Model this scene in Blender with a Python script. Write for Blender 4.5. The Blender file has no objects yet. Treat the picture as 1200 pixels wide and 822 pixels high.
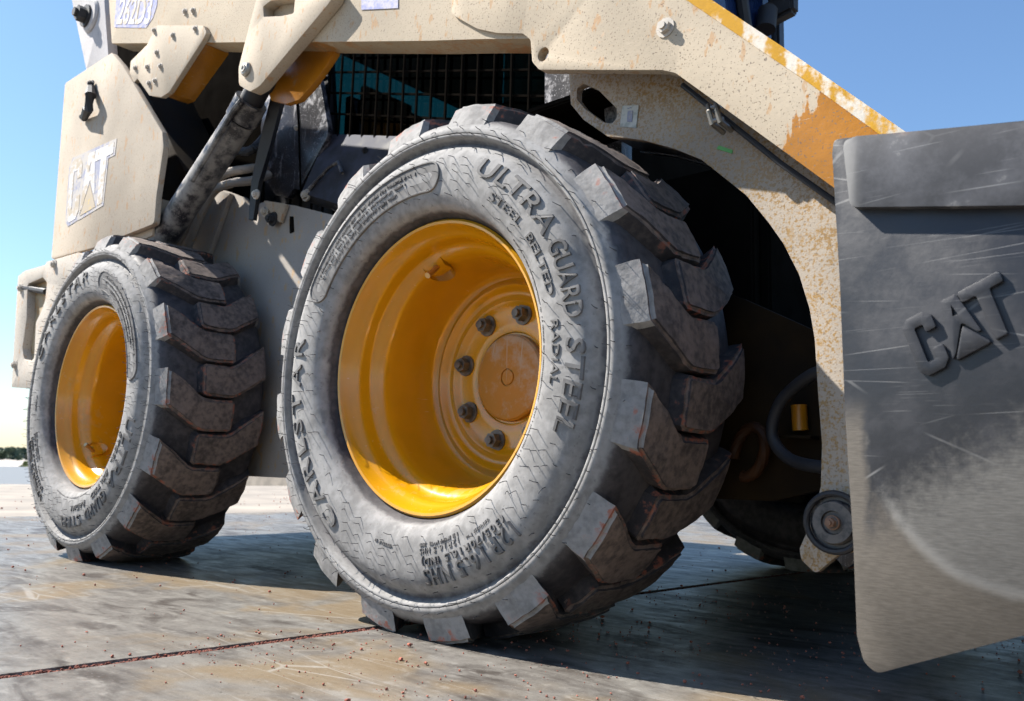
import bpy, bmesh, math, random
from mathutils import Vector, Matrix, noise as mnoise
R = math.radians
sc = bpy.context.scene

# ------------------------------------------------------------------ camera
cam = bpy.data.cameras.new('camera'); camo = bpy.data.objects.new('camera', cam)
sc.collection.objects.link(camo); sc.camera = camo
cam.sensor_fit = 'HORIZONTAL'; cam.sensor_width = 36; cam.lens = 29.98
cam.clip_start = .05; cam.clip_end = 6000
_r = Vector((.7452, .6663, .027)); _u = Vector((.0717, -.1202, .9902)); _f = Vector((-.6629, .736, .1373))
camo.matrix_world = Matrix(((_r.x, _u.x, -_f.x, .9694), (_r.y, _u.y, -_f.y, -.8718), (_r.z, _u.z, -_f.z, .2512), (0, 0, 0, 1)))
cam.dof.use_dof = True; cam.dof.focus_distance = 1.28; cam.dof.aperture_fstop = 10

# ------------------------------------------------------------------ sky, sun, exposure
SUN = Vector((-.64, -.31, .76)).normalized()
world = bpy.data.worlds.new('World'); sc.world = world; world.use_nodes = True
wn = world.node_tree; bg = wn.nodes['Background']
sky = wn.nodes.new('ShaderNodeTexSky'); sky.sky_type = 'NISHITA'; sky.sun_disc = False
sky.sun_elevation = math.asin(SUN.z); sky.sun_rotation = math.atan2(SUN.x, SUN.y)
sky.air_density = 1.3; sky.dust_density = .35; sky.ozone_density = 7.0
wn.links.new(sky.outputs[0], bg.inputs[0]); bg.inputs[1].default_value = .076
sl = bpy.data.lights.new('sun', 'SUN'); slo = bpy.data.objects.new('sun', sl); sc.collection.objects.link(slo)
sl.energy = 5.0; sl.angle = R(.5); sl.color = (1, .95, .87)
slo.rotation_euler = (-SUN).to_track_quat('-Z', 'Y').to_euler(); slo.location = SUN*20
vs = sc.view_settings; vs.view_transform = 'Standard'; vs.look = 'None'; vs.gamma = 1; vs.exposure = 1.3
vs.use_curve_mapping = False
sc.cycles.adaptive_threshold = .02; sc.cycles.use_light_tree = False; world.cycles.sampling_method = 'MANUAL'; world.cycles.sample_map_resolution = 256; sc.cycles.max_bounces = 5; sc.cycles.diffuse_bounces = 2; sc.cycles.glossy_bounces = 3; sc.cycles.transparent_max_bounces = 6

# ------------------------------------------------------------------ helpers
C = sc.collection
def link(name, me, mats, parent=None):
    o = bpy.data.objects.new(name, me); C.objects.link(o)
    if mats is not None:
        for m in (mats if isinstance(mats, (list, tuple)) else [mats]): me.materials.append(m)
    if parent is not None: o.parent = parent
    return o
def finish(bm, name, mats, parent=None, sharp=35):
    bmesh.ops.recalc_face_normals(bm, faces=bm.faces)
    me = bpy.data.meshes.new(name); bm.to_mesh(me); bm.free()
    smooth(me, sharp)
    return link(name, me, mats, parent)
def smooth(me, sharp=35):
    me.polygons.foreach_set('use_smooth', [True]*len(me.polygons))
    me.set_sharp_from_angle(angle=R(sharp))
def empty(name, loc=(0, 0, 0)):
    o = bpy.data.objects.new(name, None); C.objects.link(o); o.location = loc; o.empty_display_size = .1; return o
def fillet(pts, r, n=4):
    out = []; k = len(pts)
    for i in range(k):
        p = Vector(pts[i]); a = Vector(pts[i-1])-p; b = Vector(pts[(i+1) % k])-p
        la, lb = a.length, b.length
        if la < 1e-6 or lb < 1e-6: continue
        ang = a.angle(b)
        if ang > R(165): out.append(tuple(p)); continue
        t = min(r/math.tan(ang/2), la*.45, lb*.45)
        p0 = p+a.normalized()*t; p1 = p+b.normalized()*t
        for j in range(n+1):
            s = j/n; q = p0*(1-s)**2+p*2*s*(1-s)+p1*s*s; out.append((q.x, q.y))
    return out
def plate(name, pts, y0, y1, mats, parent=None, bevel=.003, holes=(), seg=2):
    """steel plate cut to an outline in the x-z plane, from y0 (outer face) to y1"""
    bm = bmesh.new(); ed = []
    for loop in [pts]+list(holes):
        v = [bm.verts.new((x, y0, z)) for x, z in loop]
        for i in range(len(v)): ed.append(bm.edges.new((v[i], v[(i+1) % len(v)])))
    bmesh.ops.triangle_fill(bm, edges=ed, use_beauty=True, use_dissolve=False)
    g = bmesh.ops.extrude_face_region(bm, geom=bm.faces[:])
    bmesh.ops.translate(bm, verts=[e for e in g['geom'] if isinstance(e, bmesh.types.BMVert)], vec=(0, y1-y0, 0))
    bmesh.ops.recalc_face_normals(bm, faces=bm.faces)
    if bevel:
        es = [e for e in bm.edges if len(e.link_faces) == 2 and e.calc_face_angle(0) > R(50) and abs(e.verts[0].co.y-e.verts[1].co.y) < 1e-6]
        bmesh.ops.bevel(bm, geom=es, offset=bevel, segments=seg, affect='EDGES', profile=.5, clamp_overlap=True)
    return finish(bm, name, mats, parent)
def box(name, x0, x1, y0, y1, z0, z1, mats, parent=None, bevel=.004):
    bm = bmesh.new(); bmesh.ops.create_cube(bm, size=1)
    for v in bm.verts: v.co = Vector(((x0+x1)/2+v.co.x*(x1-x0), (y0+y1)/2+v.co.y*(y1-y0), (z0+z1)/2+v.co.z*(z1-z0)))
    if bevel: bmesh.ops.bevel(bm, geom=bm.edges[:], offset=bevel, segments=2, affect='EDGES', clamp_overlap=True)
    return finish(bm, name, mats, parent)
def add_tube(bm, path, r, seg=10, cap=True):
    path = [Vector(p) for p in path]; rings = []
    up = Vector((.31, .52, .80))
    for i, p in enumerate(path):
        t = (path[min(i+1, len(path)-1)]-path[max(i-1, 0)]).normalized()
        a = t.cross(up)
        if a.length < .05: a = t.cross(Vector((1, 0, 0)))
        a.normalize(); b = t.cross(a).normalized()
        rr = r[i] if isinstance(r, (list, tuple)) else r
        rings.append([bm.verts.new(p+(a*math.cos(2*math.pi*k/seg)+b*math.sin(2*math.pi*k/seg))*rr) for k in range(seg)])
    for i in range(len(rings)-1):
        for k in range(seg): bm.faces.new((rings[i][k], rings[i][(k+1) % seg], rings[i+1][(k+1) % seg], rings[i+1][k]))
    if cap:
        bm.faces.new(rings[0][::-1]); bm.faces.new(rings[-1])
def tube(name, path, r, mats, parent=None, seg=14):
    bm = bmesh.new(); add_tube(bm, path, r, seg); return finish(bm, name, mats, parent)
def spline(pts, n=8):
    P = [Vector(p) for p in pts]; P = [P[0]*2-P[1]]+P+[P[-1]*2-P[-2]]; out = []
    for i in range(1, len(P)-2):
        for j in range(n):
            t = j/n; a, b, c, d = P[i-1:i+3]
            out.append(.5*((2*b)+(c-a)*t+(2*a-5*b+4*c-d)*t*t+(3*b-a-3*c+d)*t**3))
    out.append(P[-2]); return out
def lathe_mesh(prof, seg, closed=False):
    """revolve (r, y) profile about the y axis"""
    vs_, fs = [], []; n = len(prof)
    for k in range(seg):
        a = 2*math.pi*k/seg; c, s = math.cos(a), math.sin(a)
        for r_, y in prof: vs_.append((r_*c, y, r_*s))
    for k in range(seg):
        k2 = (k+1) % seg
        for i in range(n-1 if not closed else n):
            j = (i+1) % n
            fs.append((k*n+i, k*n+j, k2*n+j, k2*n+i))
    return vs_, fs
def mesh_of(vs_, fs, name, sharp=35):
    me = bpy.data.meshes.new(name); me.from_pydata(vs_, [], fs); me.update()
    bm = bmesh.new(); bm.from_mesh(me); bmesh.ops.remove_doubles(bm, verts=bm.verts, dist=1e-6)
    bmesh.ops.recalc_face_normals(bm, faces=bm.faces); bm.to_mesh(me); bm.free(); smooth(me, sharp); return me
def bolt_mesh(r, h, washer=True):
    """hex head on a washer, pointing to -y, base at y=0"""
    bm = bmesh.new()
    def prism(n, rad, y0, y1, ph=0.):
        a = [bm.verts.new((rad*math.cos(2*math.pi*k/n+ph), y0, rad*math.sin(2*math.pi*k/n+ph))) for k in range(n)]
        b = [bm.verts.new((rad*math.cos(2*math.pi*k/n+ph), y1, rad*math.sin(2*math.pi*k/n+ph))) for k in range(n)]
        for k in range(n): bm.faces.new((a[k], a[(k+1) % n], b[(k+1) % n], b[k]))
        bm.faces.new(b); return b
    if washer: prism(14, r*1.45, .002, -h*.18)
    top = prism(6, r, -h*.15, -h*.92, .3)
    prism(10, r*.55, -h*.9, -h*1.25)
    bmesh.ops.recalc_face_normals(bm, faces=bm.faces)
    me = bpy.data.meshes.new('bolt'); bm.to_mesh(me); bm.free(); smooth(me, 30); return me
def text_mesh(body, extrude, offset=.0, shear=0., spacing=1.):
    cu = bpy.data.curves.new('t', 'FONT'); cu.body = body; cu.extrude = extrude; cu.offset = offset; cu.shear = shear
    cu.space_character = spacing; cu.resolution_u = 3; cu.size = 1
    o = bpy.data.objects.new('t', cu); C.objects.link(o)
    bpy.context.view_layer.update()
    me = bpy.data.meshes.new_from_object(o.evaluated_get(bpy.context.evaluated_depsgraph_get()))
    bpy.data.objects.remove(o); bpy.data.curves.remove(cu); me.materials.clear()
    return me
def text_map(name, body, fn, mats, parent, extrude=.03, offset=.0, shear=0., spacing=1.):
    """lettering mapped by fn(u, v, w): u,v in 0..1 over the text box, w 0 (back) .. 1 (front)"""
    me = text_mesh(body, extrude, offset, shear, spacing)
    xs = [v.co.x for v in me.vertices]; ys = [v.co.y for v in me.vertices]
    x0, x1, y0, y1 = min(xs), max(xs), min(ys), max(ys)
    for v in me.vertices: v.co = fn((v.co.x-x0)/(x1-x0), (v.co.y-y0)/(y1-y0), (v.co.z+extrude)/(2*extrude))
    bm = bmesh.new(); bm.from_mesh(me); bmesh.ops.remove_doubles(bm, verts=bm.verts, dist=1e-6)
    bmesh.ops.recalc_face_normals(bm, faces=bm.faces); bm.to_mesh(me); bm.free(); smooth(me, 30)
    return link(name, me, mats, parent)

# ------------------------------------------------------------------ materials
class NT:
    def __init__(s, name):
        s.m = bpy.data.materials.new(name); s.m.use_nodes = True; s.t = s.m.node_tree
        s.b = s.t.nodes['Principled BSDF']; s.tc = s.t.nodes.new('ShaderNodeTexCoord')
    def n(s, typ, **kw):
        nd = s.t.nodes.new(typ)
        for k, v in kw.items(): setattr(nd, k, v)
        return nd
    def put(s, sock, v):
        if isinstance(v, bpy.types.NodeSocket): s.t.links.new(v, sock)
        elif v is not None:
            if isinstance(v, (tuple, list)) and len(v) == 3 and sock.type == 'RGBA': v = (*v, 1)
            sock.default_value = v
    def math(s, op, a, b=None, c=None, clamp=False):
        nd = s.n('ShaderNodeMath', operation=op, use_clamp=clamp)
        s.put(nd.inputs[0], a); s.put(nd.inputs[1], b); s.put(nd.inputs[2], c); return nd.outputs[0]
    def noise(s, vec=None, scale=5, detail=4, rough=.55, dist=0., w=None):
        nd = s.n('ShaderNodeTexNoise')
        if w is not None: nd.noise_dimensions = '4D'; s.put(nd.inputs['W'], w)
        s.put(nd.inputs['Vector'], vec or s.tc.outputs['Object']); s.put(nd.inputs['Scale'], scale)
        s.put(nd.inputs['Detail'], detail); s.put(nd.inputs['Roughness'], rough); s.put(nd.inputs['Distortion'], dist)
        return nd.outputs['Fac']
    def map(s, scale=(1, 1, 1), rot=(0, 0, 0), loc=(0, 0, 0), vec=None):
        nd = s.n('ShaderNodeMapping'); s.put(nd.inputs['Vector'], vec or s.tc.outputs['Object'])
        nd.inputs['Scale'].default_value = scale; nd.inputs['Rotation'].default_value = rot; nd.inputs['Location'].default_value = loc
        return nd.outputs[0]
    def ramp(s, v, a, b, lo=0., hi=1.):
        nd = s.n('ShaderNodeMapRange', interpolation_type='SMOOTHSTEP'); s.put(nd.inputs[0], v); s.put(nd.inputs[1], a); s.put(nd.inputs[2], b)
        s.put(nd.inputs[3], lo); s.put(nd.inputs[4], hi); return nd.outputs[0]
    def mix(s, f, a, b):
        nd = s.n('ShaderNodeMix', data_type='RGBA'); s.put(nd.inputs[0], f); s.put(nd.inputs[6], a); s.put(nd.inputs[7], b); return nd.outputs[2]
    def mixf(s, f, a, b):
        nd = s.n('ShaderNodeMix', data_type='FLOAT'); s.put(nd.inputs[0], f); s.put(nd.inputs[2], a); s.put(nd.inputs[3], b); return nd.outputs[0]
    def sep(s, vec=None):
        nd = s.n('ShaderNodeSeparateXYZ'); s.put(nd.inputs[0], vec or s.tc.outputs['Object']); return nd.outputs
    def out(s, col=None, rough=None, metal=None, bump=None, strength=.3, dist=.002, spec=None, coat=None):
        s.put(s.b.inputs['Base Color'], col); s.put(s.b.inputs['Roughness'], rough); s.put(s.b.inputs['Metallic'], metal)
        if spec is not None: s.put(s.b.inputs['Specular IOR Level'], spec)
        if coat is not None: s.put(s.b.inputs['Coat Weight'], coat); s.put(s.b.inputs['Coat Roughness'], .12)
        if bump is not None:
            nd = s.n('ShaderNodeBump'); s.put(nd.inputs['Height'], bump); nd.inputs['Strength'].default_value = strength
            nd.inputs['Distance'].default_value = dist; s.t.links.new(nd.outputs[0], s.b.inputs['Normal'])
        return s.m

YEL = (.42, .165, .007); DUST = (.43, .355, .26)
def painted(name, paint=YEL, dust=DUST, amt=.6, scale=9, rough=.32, specks=.5, streak=0., clean=None, fine=.4):
    """machine paint under dried dust splashes; clean = (x0, x1, direction in x/z) where the dust fades out"""
    g = NT(name)
    a = g.noise(scale=scale, detail=4, rough=.62); b = g.noise(scale=scale*11, detail=3, rough=.6)
    f = g.math('ADD', g.math('MULTIPLY', a, 1-fine), g.math('MULTIPLY', b, fine))
    if streak:
        st = g.noise(g.map(scale=(55, 55, 4)), scale=1, detail=4)
        f = g.math('ADD', g.math('MULTIPLY', f, 1-streak), g.math('MULTIPLY', st, streak))
    f = g.math('ADD', f, (amt-.5)*.55)
    if clean:
        x = g.sep(); h = g.math('ADD', x[0], g.math('MULTIPLY', x[2], clean[2]))
        h = g.math('ADD', h, g.math('MULTIPLY', g.math('SUBTRACT', g.noise(scale=60, detail=3), .5), .07))
        h = g.math('ADD', h, g.math('MULTIPLY', g.math('SUBTRACT', g.noise(g.map(scale=(75, 75, 5)), scale=1, detail=3), .5), .20))
        f = g.math('SUBTRACT', f, g.ramp(h, clean[0], clean[1], 0, .5))
    mask = g.ramp(f, .44, .56)
    dv = g.noise(scale=3.3, detail=2)
    dcol = g.mix(g.ramp(dv, .3, .7), tuple(c*.82 for c in dust), tuple(min(1, c*1.12) for c in dust))
    pcol = g.mix(g.ramp(g.noise(scale=14, detail=3), .35, .65), tuple(c*.86 for c in paint), paint)
    col = g.mix(mask, pcol, dcol)
    sp = g.noise(scale=330, detail=1, rough=.5)
    spm = g.math('MULTIPLY', g.ramp(sp, .63, .69), specks)
    col = g.mix(spm, col, (.16, .12, .085))
    sp2 = g.ramp(g.noise(scale=140, detail=2), .665, .71)
    och = g.ramp(g.noise(g.map(scale=(1, 1, .45), rot=(.3, .7, .1)), scale=60, detail=3, rough=.6), .60, .66)
    col = g.mix(g.math('MULTIPLY', och, .4), col, paint)
    col = g.mix(g.math('MULTIPLY', sp2, specks*.8), col, (.10, .075, .06))
    scr = g.ramp(g.noise(g.map(scale=(30, 30, 420), rot=(.4, .5, .2)), scale=1, detail=2), .70, .74)
    col = g.mix(g.math('MULTIPLY', scr, .5), col, tuple(min(1, c*1.25) for c in dust))
    return g.out(col, g.mixf(mask, rough, .88), 0, g.noise(scale=scale*14, detail=3), .3, .0012)

M = {}
M['boom'] = painted('boom dusty paint', paint=(.40, .155, .003), amt=.86, scale=7, specks=.85, clean=(-.345, -.245, -1.25))
M['strip'] = painted('boom edge sun brightened streaked paint', paint=(.60, .31, .022), dust=(.60, .54, .45), amt=.47, scale=14, specks=.15, streak=.6)  # paint and dust colours brightened to make the edge look sunlit
M['arm'] = painted('arm splashed paint', paint=(.31, .185, .06), dust=(.37, .315, .255), amt=.56, scale=22, specks=.6, fine=.72)
M['armlow'] = M['arm']
M['tower'] = painted('rear guard dusty paint', dust=(.40, .335, .26), amt=.98, scale=5, specks=.45)
M['bracket'] = painted('bracket dusty paint', dust=(.45, .375, .285), amt=.93, scale=9, specks=.35)
M['guard'] = painted('rear bumper dusty paint', dust=(.42, .375, .32), amt=.98, scale=7, specks=.6)
M['chassis'] = painted('chassis dusty paint', paint=(.5, .25, .03), dust=(.33, .295, .26), amt=.85, scale=4, specks=.35)
M['clean'] = painted('lightly dusted orange paint', dust=(.40, .30, .17), amt=.28, scale=9, specks=.3)  # the common yellow with little dust over it
pass
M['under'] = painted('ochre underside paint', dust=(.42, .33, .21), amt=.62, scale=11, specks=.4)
M['link'] = painted('grey blotched link', paint=(.3, .3, .33), dust=(.46, .44, .44), amt=.8, scale=6, specks=.3)  # pale grey blotches over mid grey

def plain(name, col, rough=.5, metal=0., var=.2, scale=20, bump=.15, spec=None):
    g = NT(name); n1 = g.noise(scale=scale, detail=5)
    c = g.mix(g.ramp(n1, .3, .7), tuple(x*(1-var) for x in col), tuple(min(1, x*(1+var)) for x in col))
    return g.out(c, g.ramp(n1, .3, .7, max(.02, rough-.08), min(1, rough+.1)), metal, g.noise(scale=scale*8, detail=3), bump, .001, spec)
M['black'] = plain('black paint', (.016, .016, .019), .35)
M['void'] = plain('shade blackened inner parts', (.008, .007, .006), .95, spec=0.)  # near-black colour stands in for deep shade inside and on the mesh bars
M['shadedark'] = plain('oily brown inner steel', (.018, .0105, .004), .75, var=.5, scale=9, spec=.12)  # brown darkened in colour to imitate shade in enclosed gaps
M['hookpaint'] = plain('shade darkened hook paint', (.045, .016, .004), .6, var=.4, scale=20, spec=.2)  # orange hook paint darkened to look shaded behind the tyre
M['rubberhose'] = plain('hose rubber', (.018, .018, .021), .6)
M['zinc'] = plain('dull zinc bolt', (.30, .28, .25), .45, .7)
M['nut'] = plain('dark lug nut', (.16, .14, .12), .42, .6, var=.35, scale=90)
M['brass'] = plain('brass valve', (.55, .36, .16), .35, .9)
M['dustbolt'] = plain('dusted bolt', (.42, .38, .33), .7, 0)

def dusty_black(name, amt, scale=40, dust=(.33, .33, .38), r0=.28):
    g = NT(name); a = g.noise(scale=scale, detail=4, rough=.65); b = g.noise(scale=5, detail=2)
    f = g.math('ADD', g.math('MULTIPLY', a, .55), g.math('MULTIPLY', b, .45))
    m = g.ramp(g.math('ADD', f, (amt-.5)*.5), .46, .60)
    st = g.ramp(g.noise(g.map(scale=(35, 35, 5), rot=(0, .35, 0)), scale=3, detail=3), .62, .68)
    m = g.math('MAXIMUM', g.math('MULTIPLY', m, .8), g.math('MULTIPLY', st, .5))
    sp = g.ramp(g.noise(scale=330, detail=2), .63, .68)
    m = g.math('MAXIMUM', m, g.math('MULTIPLY', sp, .6))
    return g.out(g.mix(m, (.018, .018, .024), dust), g.mixf(m, r0, .85), 0, g.noise(scale=scale*2, detail=2), .2, .001)
M['cabpanel'] = dusty_black('cab black panel dusted', .36)
M['ledge'] = dusty_black('cab ledge shade tinted dust', .55, 16, (.05, .055, .085), .7)  # dust colour darkened and blued so the ledge reads as shaded
M['flange'] = dusty_black('black speckled flange', .45, 120, (.26, .25, .25))
M['pin'] = dusty_black('shade darkened pivot steel', .5, 60, (.15, .14, .13))  # dust tone darkened to carry the shade under the arm
M['cyl'] = dusty_black('mud streaked cylinder', .56, 30, (.29, .275, .26))

# glass
g = NT('green tinted cab glass')
gl = g.n('ShaderNodeBsdfGlossy'); gl.inputs['Roughness'].default_value = .03; gl.inputs['Color'].default_value = (.9, 1, 1, 1)
tr = g.n('ShaderNodeBsdfTransparent'); g.put(tr.inputs[0], (.085, .22, .20))
lw = g.n('ShaderNodeLayerWeight'); lw.inputs[0].default_value = .5; frs = g.math('ADD', g.math('MULTIPLY', g.math('POWER', lw.outputs['Facing'], 4.), .6), .04)
mx = g.n('ShaderNodeMixShader'); g.put(mx.inputs[0], frs); g.put(mx.inputs[1], tr.outputs[0]); g.put(mx.inputs[2], gl.outputs[0])
g.t.links.new(mx.outputs[0], g.t.nodes['Material Output'].inputs[0]); M['glass'] = g.m
g = NT('blue cab door glass'); M['doorglass'] = g.out((.012, .03, .10), .06, 0, spec=.7)

# rim: clean gloss enamel with a little dirt in the drop centre
g = NT('yellow enamel rim')
n1 = g.noise(scale=7, detail=5); n2 = g.noise(scale=60, detail=4)
y = g.sep()
dm = g.math('MULTIPLY', g.ramp(g.math('ADD', g.math('MULTIPLY', n1, .6), g.math('MULTIPLY', n2, .4)), .58, .70), .4)
col = g.mix(dm, g.mix(g.ramp(n1, .3, .7), (.52, .235, .002), (.60, .275, .003)), (.42, .27, .10))
scr = g.ramp(g.noise(g.map(scale=(200, 8, 200)), scale=1, detail=3), .70, .76)
col = g.mix(g.math('MULTIPLY', scr, .25), col, (.75, .6, .35))
M['rim'] = g.out(col, g.mixf(dm, .24, .6), 0, n2, .10, .0008, coat=.6)
g = NT('scuffed hub cover')
n1 = g.noise(scale=22, detail=6, rough=.7); n2 = g.noise(scale=6, detail=3)
mk = g.ramp(g.math('ADD', g.math('MULTIPLY', n1, .6), g.math('MULTIPLY', n2, .4)), .46, .6)
vo = g.n('ShaderNodeTexVoronoi', feature='DISTANCE_TO_EDGE'); vo.inputs['Scale'].default_value = 13
g.put(vo.inputs['Vector'], g.map(scale=(1.6, 1, .6), rot=(0, .6, 0)))
ln_ = g.math('MULTIPLY', g.ramp(vo.outputs['Distance'], .035, .012), g.ramp(n2, .48, .56))
M['hub'] = g.out(g.mix(g.math('MAXIMUM', g.math('MULTIPLY', mk, .6), g.math('MULTIPLY', ln_, .7)), (.40, .165, .008), (.40, .35, .28)), .6, 0, n1, .3, .001)

# tyre rubber
g = NT('dusty sidewall rubber')
x = g.sep(); n1 = g.noise(scale=9, detail=5, rough=.65); n2 = g.noise(scale=70, detail=4); n3 = g.noise(scale=420, detail=2)
v = g.math('ADD', g.math('MULTIPLY', n1, .5), g.math('MULTIPLY', n2, .5))
dustc = g.mix(g.ramp(v, .34, .66), (.175, .169, .163), (.300, .290, .281))
film = g.math('MULTIPLY', g.ramp(v, .40, .62), .30)
dark = g.mix(film, (.026, .024, .028), (.17, .15, .15))
rr = g.math('SQRT', g.math('ADD', g.math('MULTIPLY', x[0], x[0]), g.math('MULTIPLY', x[2], x[2])))
ins = g.math('ADD', x[1], g.math('MULTIPLY', g.math('SUBTRACT', n2, .5), .016))
face = g.ramp(ins, -.004, .004, 1, 0)
col = g.mix(face, dark, dustc)
sc2 = g.ramp(g.noise(scale=150, detail=2), .64, .70)
col = g.mix(g.math('MULTIPLY', sc2, .35), col, (.08, .075, .07))
sm = g.ramp(g.noise(g.map(scale=(1, 1, .35), rot=(0, .8, 0)), scale=26, detail=5, rough=.7), .56, .70)
col = g.mix(g.math('MULTIPLY', g.math('MULTIPLY', sm, face), .45), col, (.40, .385, .365))
M['tyre'] = g.out(col, g.mixf(face, .62, .9), 0, n3, .25, .0005)
g = NT('sidewall lettering rubber')
n1 = g.noise(scale=60, detail=5); n0 = g.noise(scale=9, detail=6)
M['letter'] = g.out(g.mix(g.ramp(g.math('ADD', g.math('MULTIPLY', n1, .5), g.math('MULTIPLY', n0, .5)), .36, .62), (.095, .09, .087), (.165, .159, .155)), .85, 0, n1, .3, .001)
M['hair'] = plain('vent hair rubber', (.05, .05, .055), .7)
def lugmat(name, base, dusty, lo, hi, red, rough=.85):
    g = NT(name); oi = g.n('ShaderNodeObjectInfo'); w = g.math('MULTIPLY', oi.outputs['Random'], 30)
    n1 = g.noise(scale=16, detail=6, rough=.65, w=w); n2 = g.noise(scale=95, detail=5, w=w)
    v = g.math('ADD', g.math('MULTIPLY', n1, .5), g.math('MULTIPLY', n2, .5))
    col = g.mix(g.ramp(v, lo, hi), base, dusty)
    at = g.n('ShaderNodeAttribute', attribute_name='edge')
    e = g.math('ADD', g.math('MULTIPLY', at.outputs['Fac'], .8), g.math('MULTIPLY', g.math('SUBTRACT', n2, .5), 2.6))
    big = g.ramp(g.noise(scale=13, detail=3, w=w), .45, .57)
    rm = g.math('MULTIPLY', g.math('MULTIPLY', g.ramp(e, .55, .9), big), red)
    col = g.mix(rm, col, g.mix(n2, (.15, .036, .02), (.40, .125, .07)))
    return g.out(col, rough, 0, g.noise(scale=130, detail=3, w=w), .5, .0016)
M['lugface'] = lugmat('lug shoulder rubber', (.155, .148, .142), (.265, .255, .246), .35, .6, .85)
M['lugtop'] = lugmat('lug worn rubber', (.058, .046, .041), (.195, .146, .122), .36, .62, .9)
M['lugside'] = lugmat('lug wall rubber', (.026, .023, .026), (.085, .07, .066), .42, .70, .8, .8)

# bucket steel
g = NT('worn black bucket steel')
p = g.sep(); n1 = g.noise(scale=14, detail=5, rough=.7); n2 = g.noise(scale=160, detail=3)
def vscr(g, rotv, sx, sz, w_, seed):
    nd = g.n('ShaderNodeTexVoronoi', feature='DISTANCE_TO_EDGE'); g.put(nd.inputs['Vector'], g.map(scale=(sx, sx, sz), rot=rotv, loc=(seed, seed*.7, seed*1.3))); nd.inputs['Scale'].default_value = 1
    return g.math('MULTIPLY', g.ramp(nd.outputs['Distance'], w_, w_*.3), g.ramp(g.noise(g.map(loc=(seed, 0, seed)), scale=9, detail=2), .53, .68))
def scratch(g, rotv, sx, sz, lo, hi, sc_=1.):
    return g.ramp(g.noise(g.map(scale=(sx, sx, sz), rot=rotv), scale=sc_, detail=2, rough=.4), lo, hi)
s1 = scratch(g, (0, R(26), 0), 12, 620, .68, .72); s2 = scratch(g, (0, R(50), 0), 14, 560, .71, .75); s3 = scratch(g, (0, R(-40), 0), 16, 600, .73, .765)
s4 = scratch(g, (0, R(14), 0), 40, 900, .66, .72)
sx = g.math('MAXIMUM', g.math('MAXIMUM', s1, g.math('MULTIPLY', s4, .5)), g.math('MAXIMUM', s2, s3))
brk = g.ramp(g.noise(scale=11, detail=3), .45, .62)
sx = g.math('MULTIPLY', sx, g.math('MULTIPLY', brk, .35))
sx = g.math('MAXIMUM', sx, g.math('MAXIMUM', vscr(g, (0, R(28), 0), 3.0, 22, .008, 1.1), g.math('MAXIMUM', vscr(g, (0, R(48), 0), 3, 17, .006, 4.7), vscr(g, (0, R(18), 0), 5, 40, .012, 8.2))))
# worn bare zone low on the cheek: below a slanted line
h = g.math('SUBTRACT', p[2], g.math('MULTIPLY', g.math('SUBTRACT', p[0], .68), .55))
h = g.math('ADD', h, g.math('MULTIPLY', g.math('SUBTRACT', n1, .5), .075))
h = g.math('ADD', h, g.math('MULTIPLY', g.math('SUBTRACT', g.noise(scale=110, detail=4, rough=.7), .5), .07))
bare = g.ramp(h, .245, .175)
edge = g.ramp(g.math('ADD', p[0], g.math('MULTIPLY', g.math('SUBTRACT', n1, .5), .03)), .694, .684)
bare = g.math('MAXIMUM', bare, g.math('MULTIPLY', edge, g.ramp(p[2], .33, .29)))
film = g.math('MULTIPLY', g.ramp(n1, .42, .66), .35)
dk = g.mix(film, (.012, .012, .015), (.042, .042, .049))
col = g.mix(g.math('MULTIPLY', sx, .5), dk, (.25, .245, .24))
st = g.noise(g.map(scale=(90, 90, 1500), rot=(0, R(20), 0)), scale=1, detail=2)
bc = g.mix(g.ramp(st, .35, .68), (.105, .099, .091), (.155, .147, .135))
dx = g.math('SUBTRACT', p[0], .8155); dz = g.math('SUBTRACT', p[2], .2826)
rad = g.math('ADD', g.math('SQRT', g.math('ADD', g.math('MULTIPLY', dx, dx), g.math('MULTIPLY', dz, dz))), g.math('MULTIPLY', g.math('SUBTRACT', n1, .5), .012))
bc = g.mix(g.ramp(rad, .120-.004, .120+.004), bc, g.mix(g.ramp(st, .35, .68), (.085, .073, .059), (.125, .108, .09)))
bc = g.mix(g.math('MULTIPLY', g.math('MULTIPLY', g.ramp(rad, .120-.010, .120), g.ramp(rad, .120+.008, .120)), .32), bc, (.34, .33, .31))
col = g.mix(bare, col, bc)
M['bucket'] = g.out(col, g.mixf(bare, g.ramp(n1, .3, .7, .34, .52), .5), g.mixf(bare, .0, .15), n2, .22, .0007)
g = NT('scuffed bucket bar')
n1 = g.noise(scale=18, detail=7, rough=.7)
s1 = scratch(g, (0, R(30), 0), 10, 480, .68, .72); s2 = scratch(g, (0, R(-62), 0), 12, 420, .69, .73); s3 = scratch(g, (0, R(70), 0), 12, 420, .71, .74)
sx = g.math('MAXIMUM', vscr(g, (0, R(30), 0), 3, 14, .008, 2.2), g.math('MAXIMUM', vscr(g, (0, R(-60), 0), 3, 17, .009, 5.5), g.math('MAXIMUM', g.math('MULTIPLY', s1, .6), vscr(g, (0, R(66), 0), 3, 16, .009, 7.9))))
p = g.sep(); lefte = g.ramp(p[0], .70, .68)
col = g.mix(g.ramp(n1, .35, .66), (.024, .024, .028), (.072, .072, .08))
col = g.mix(g.math('MULTIPLY', g.math('MAXIMUM', lefte, g.ramp(n1, .6, .7)), .5), col, (.34, .33, .31))
col = g.mix(g.math('MULTIPLY', sx, .6), col, (.24, .24, .24))
rust = g.math('MULTIPLY', g.ramp(p[2], .556, .572), g.ramp(g.noise(scale=45, detail=4), .5, .64))
col = g.mix(rust, col, (.24, .12, .065))
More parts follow.
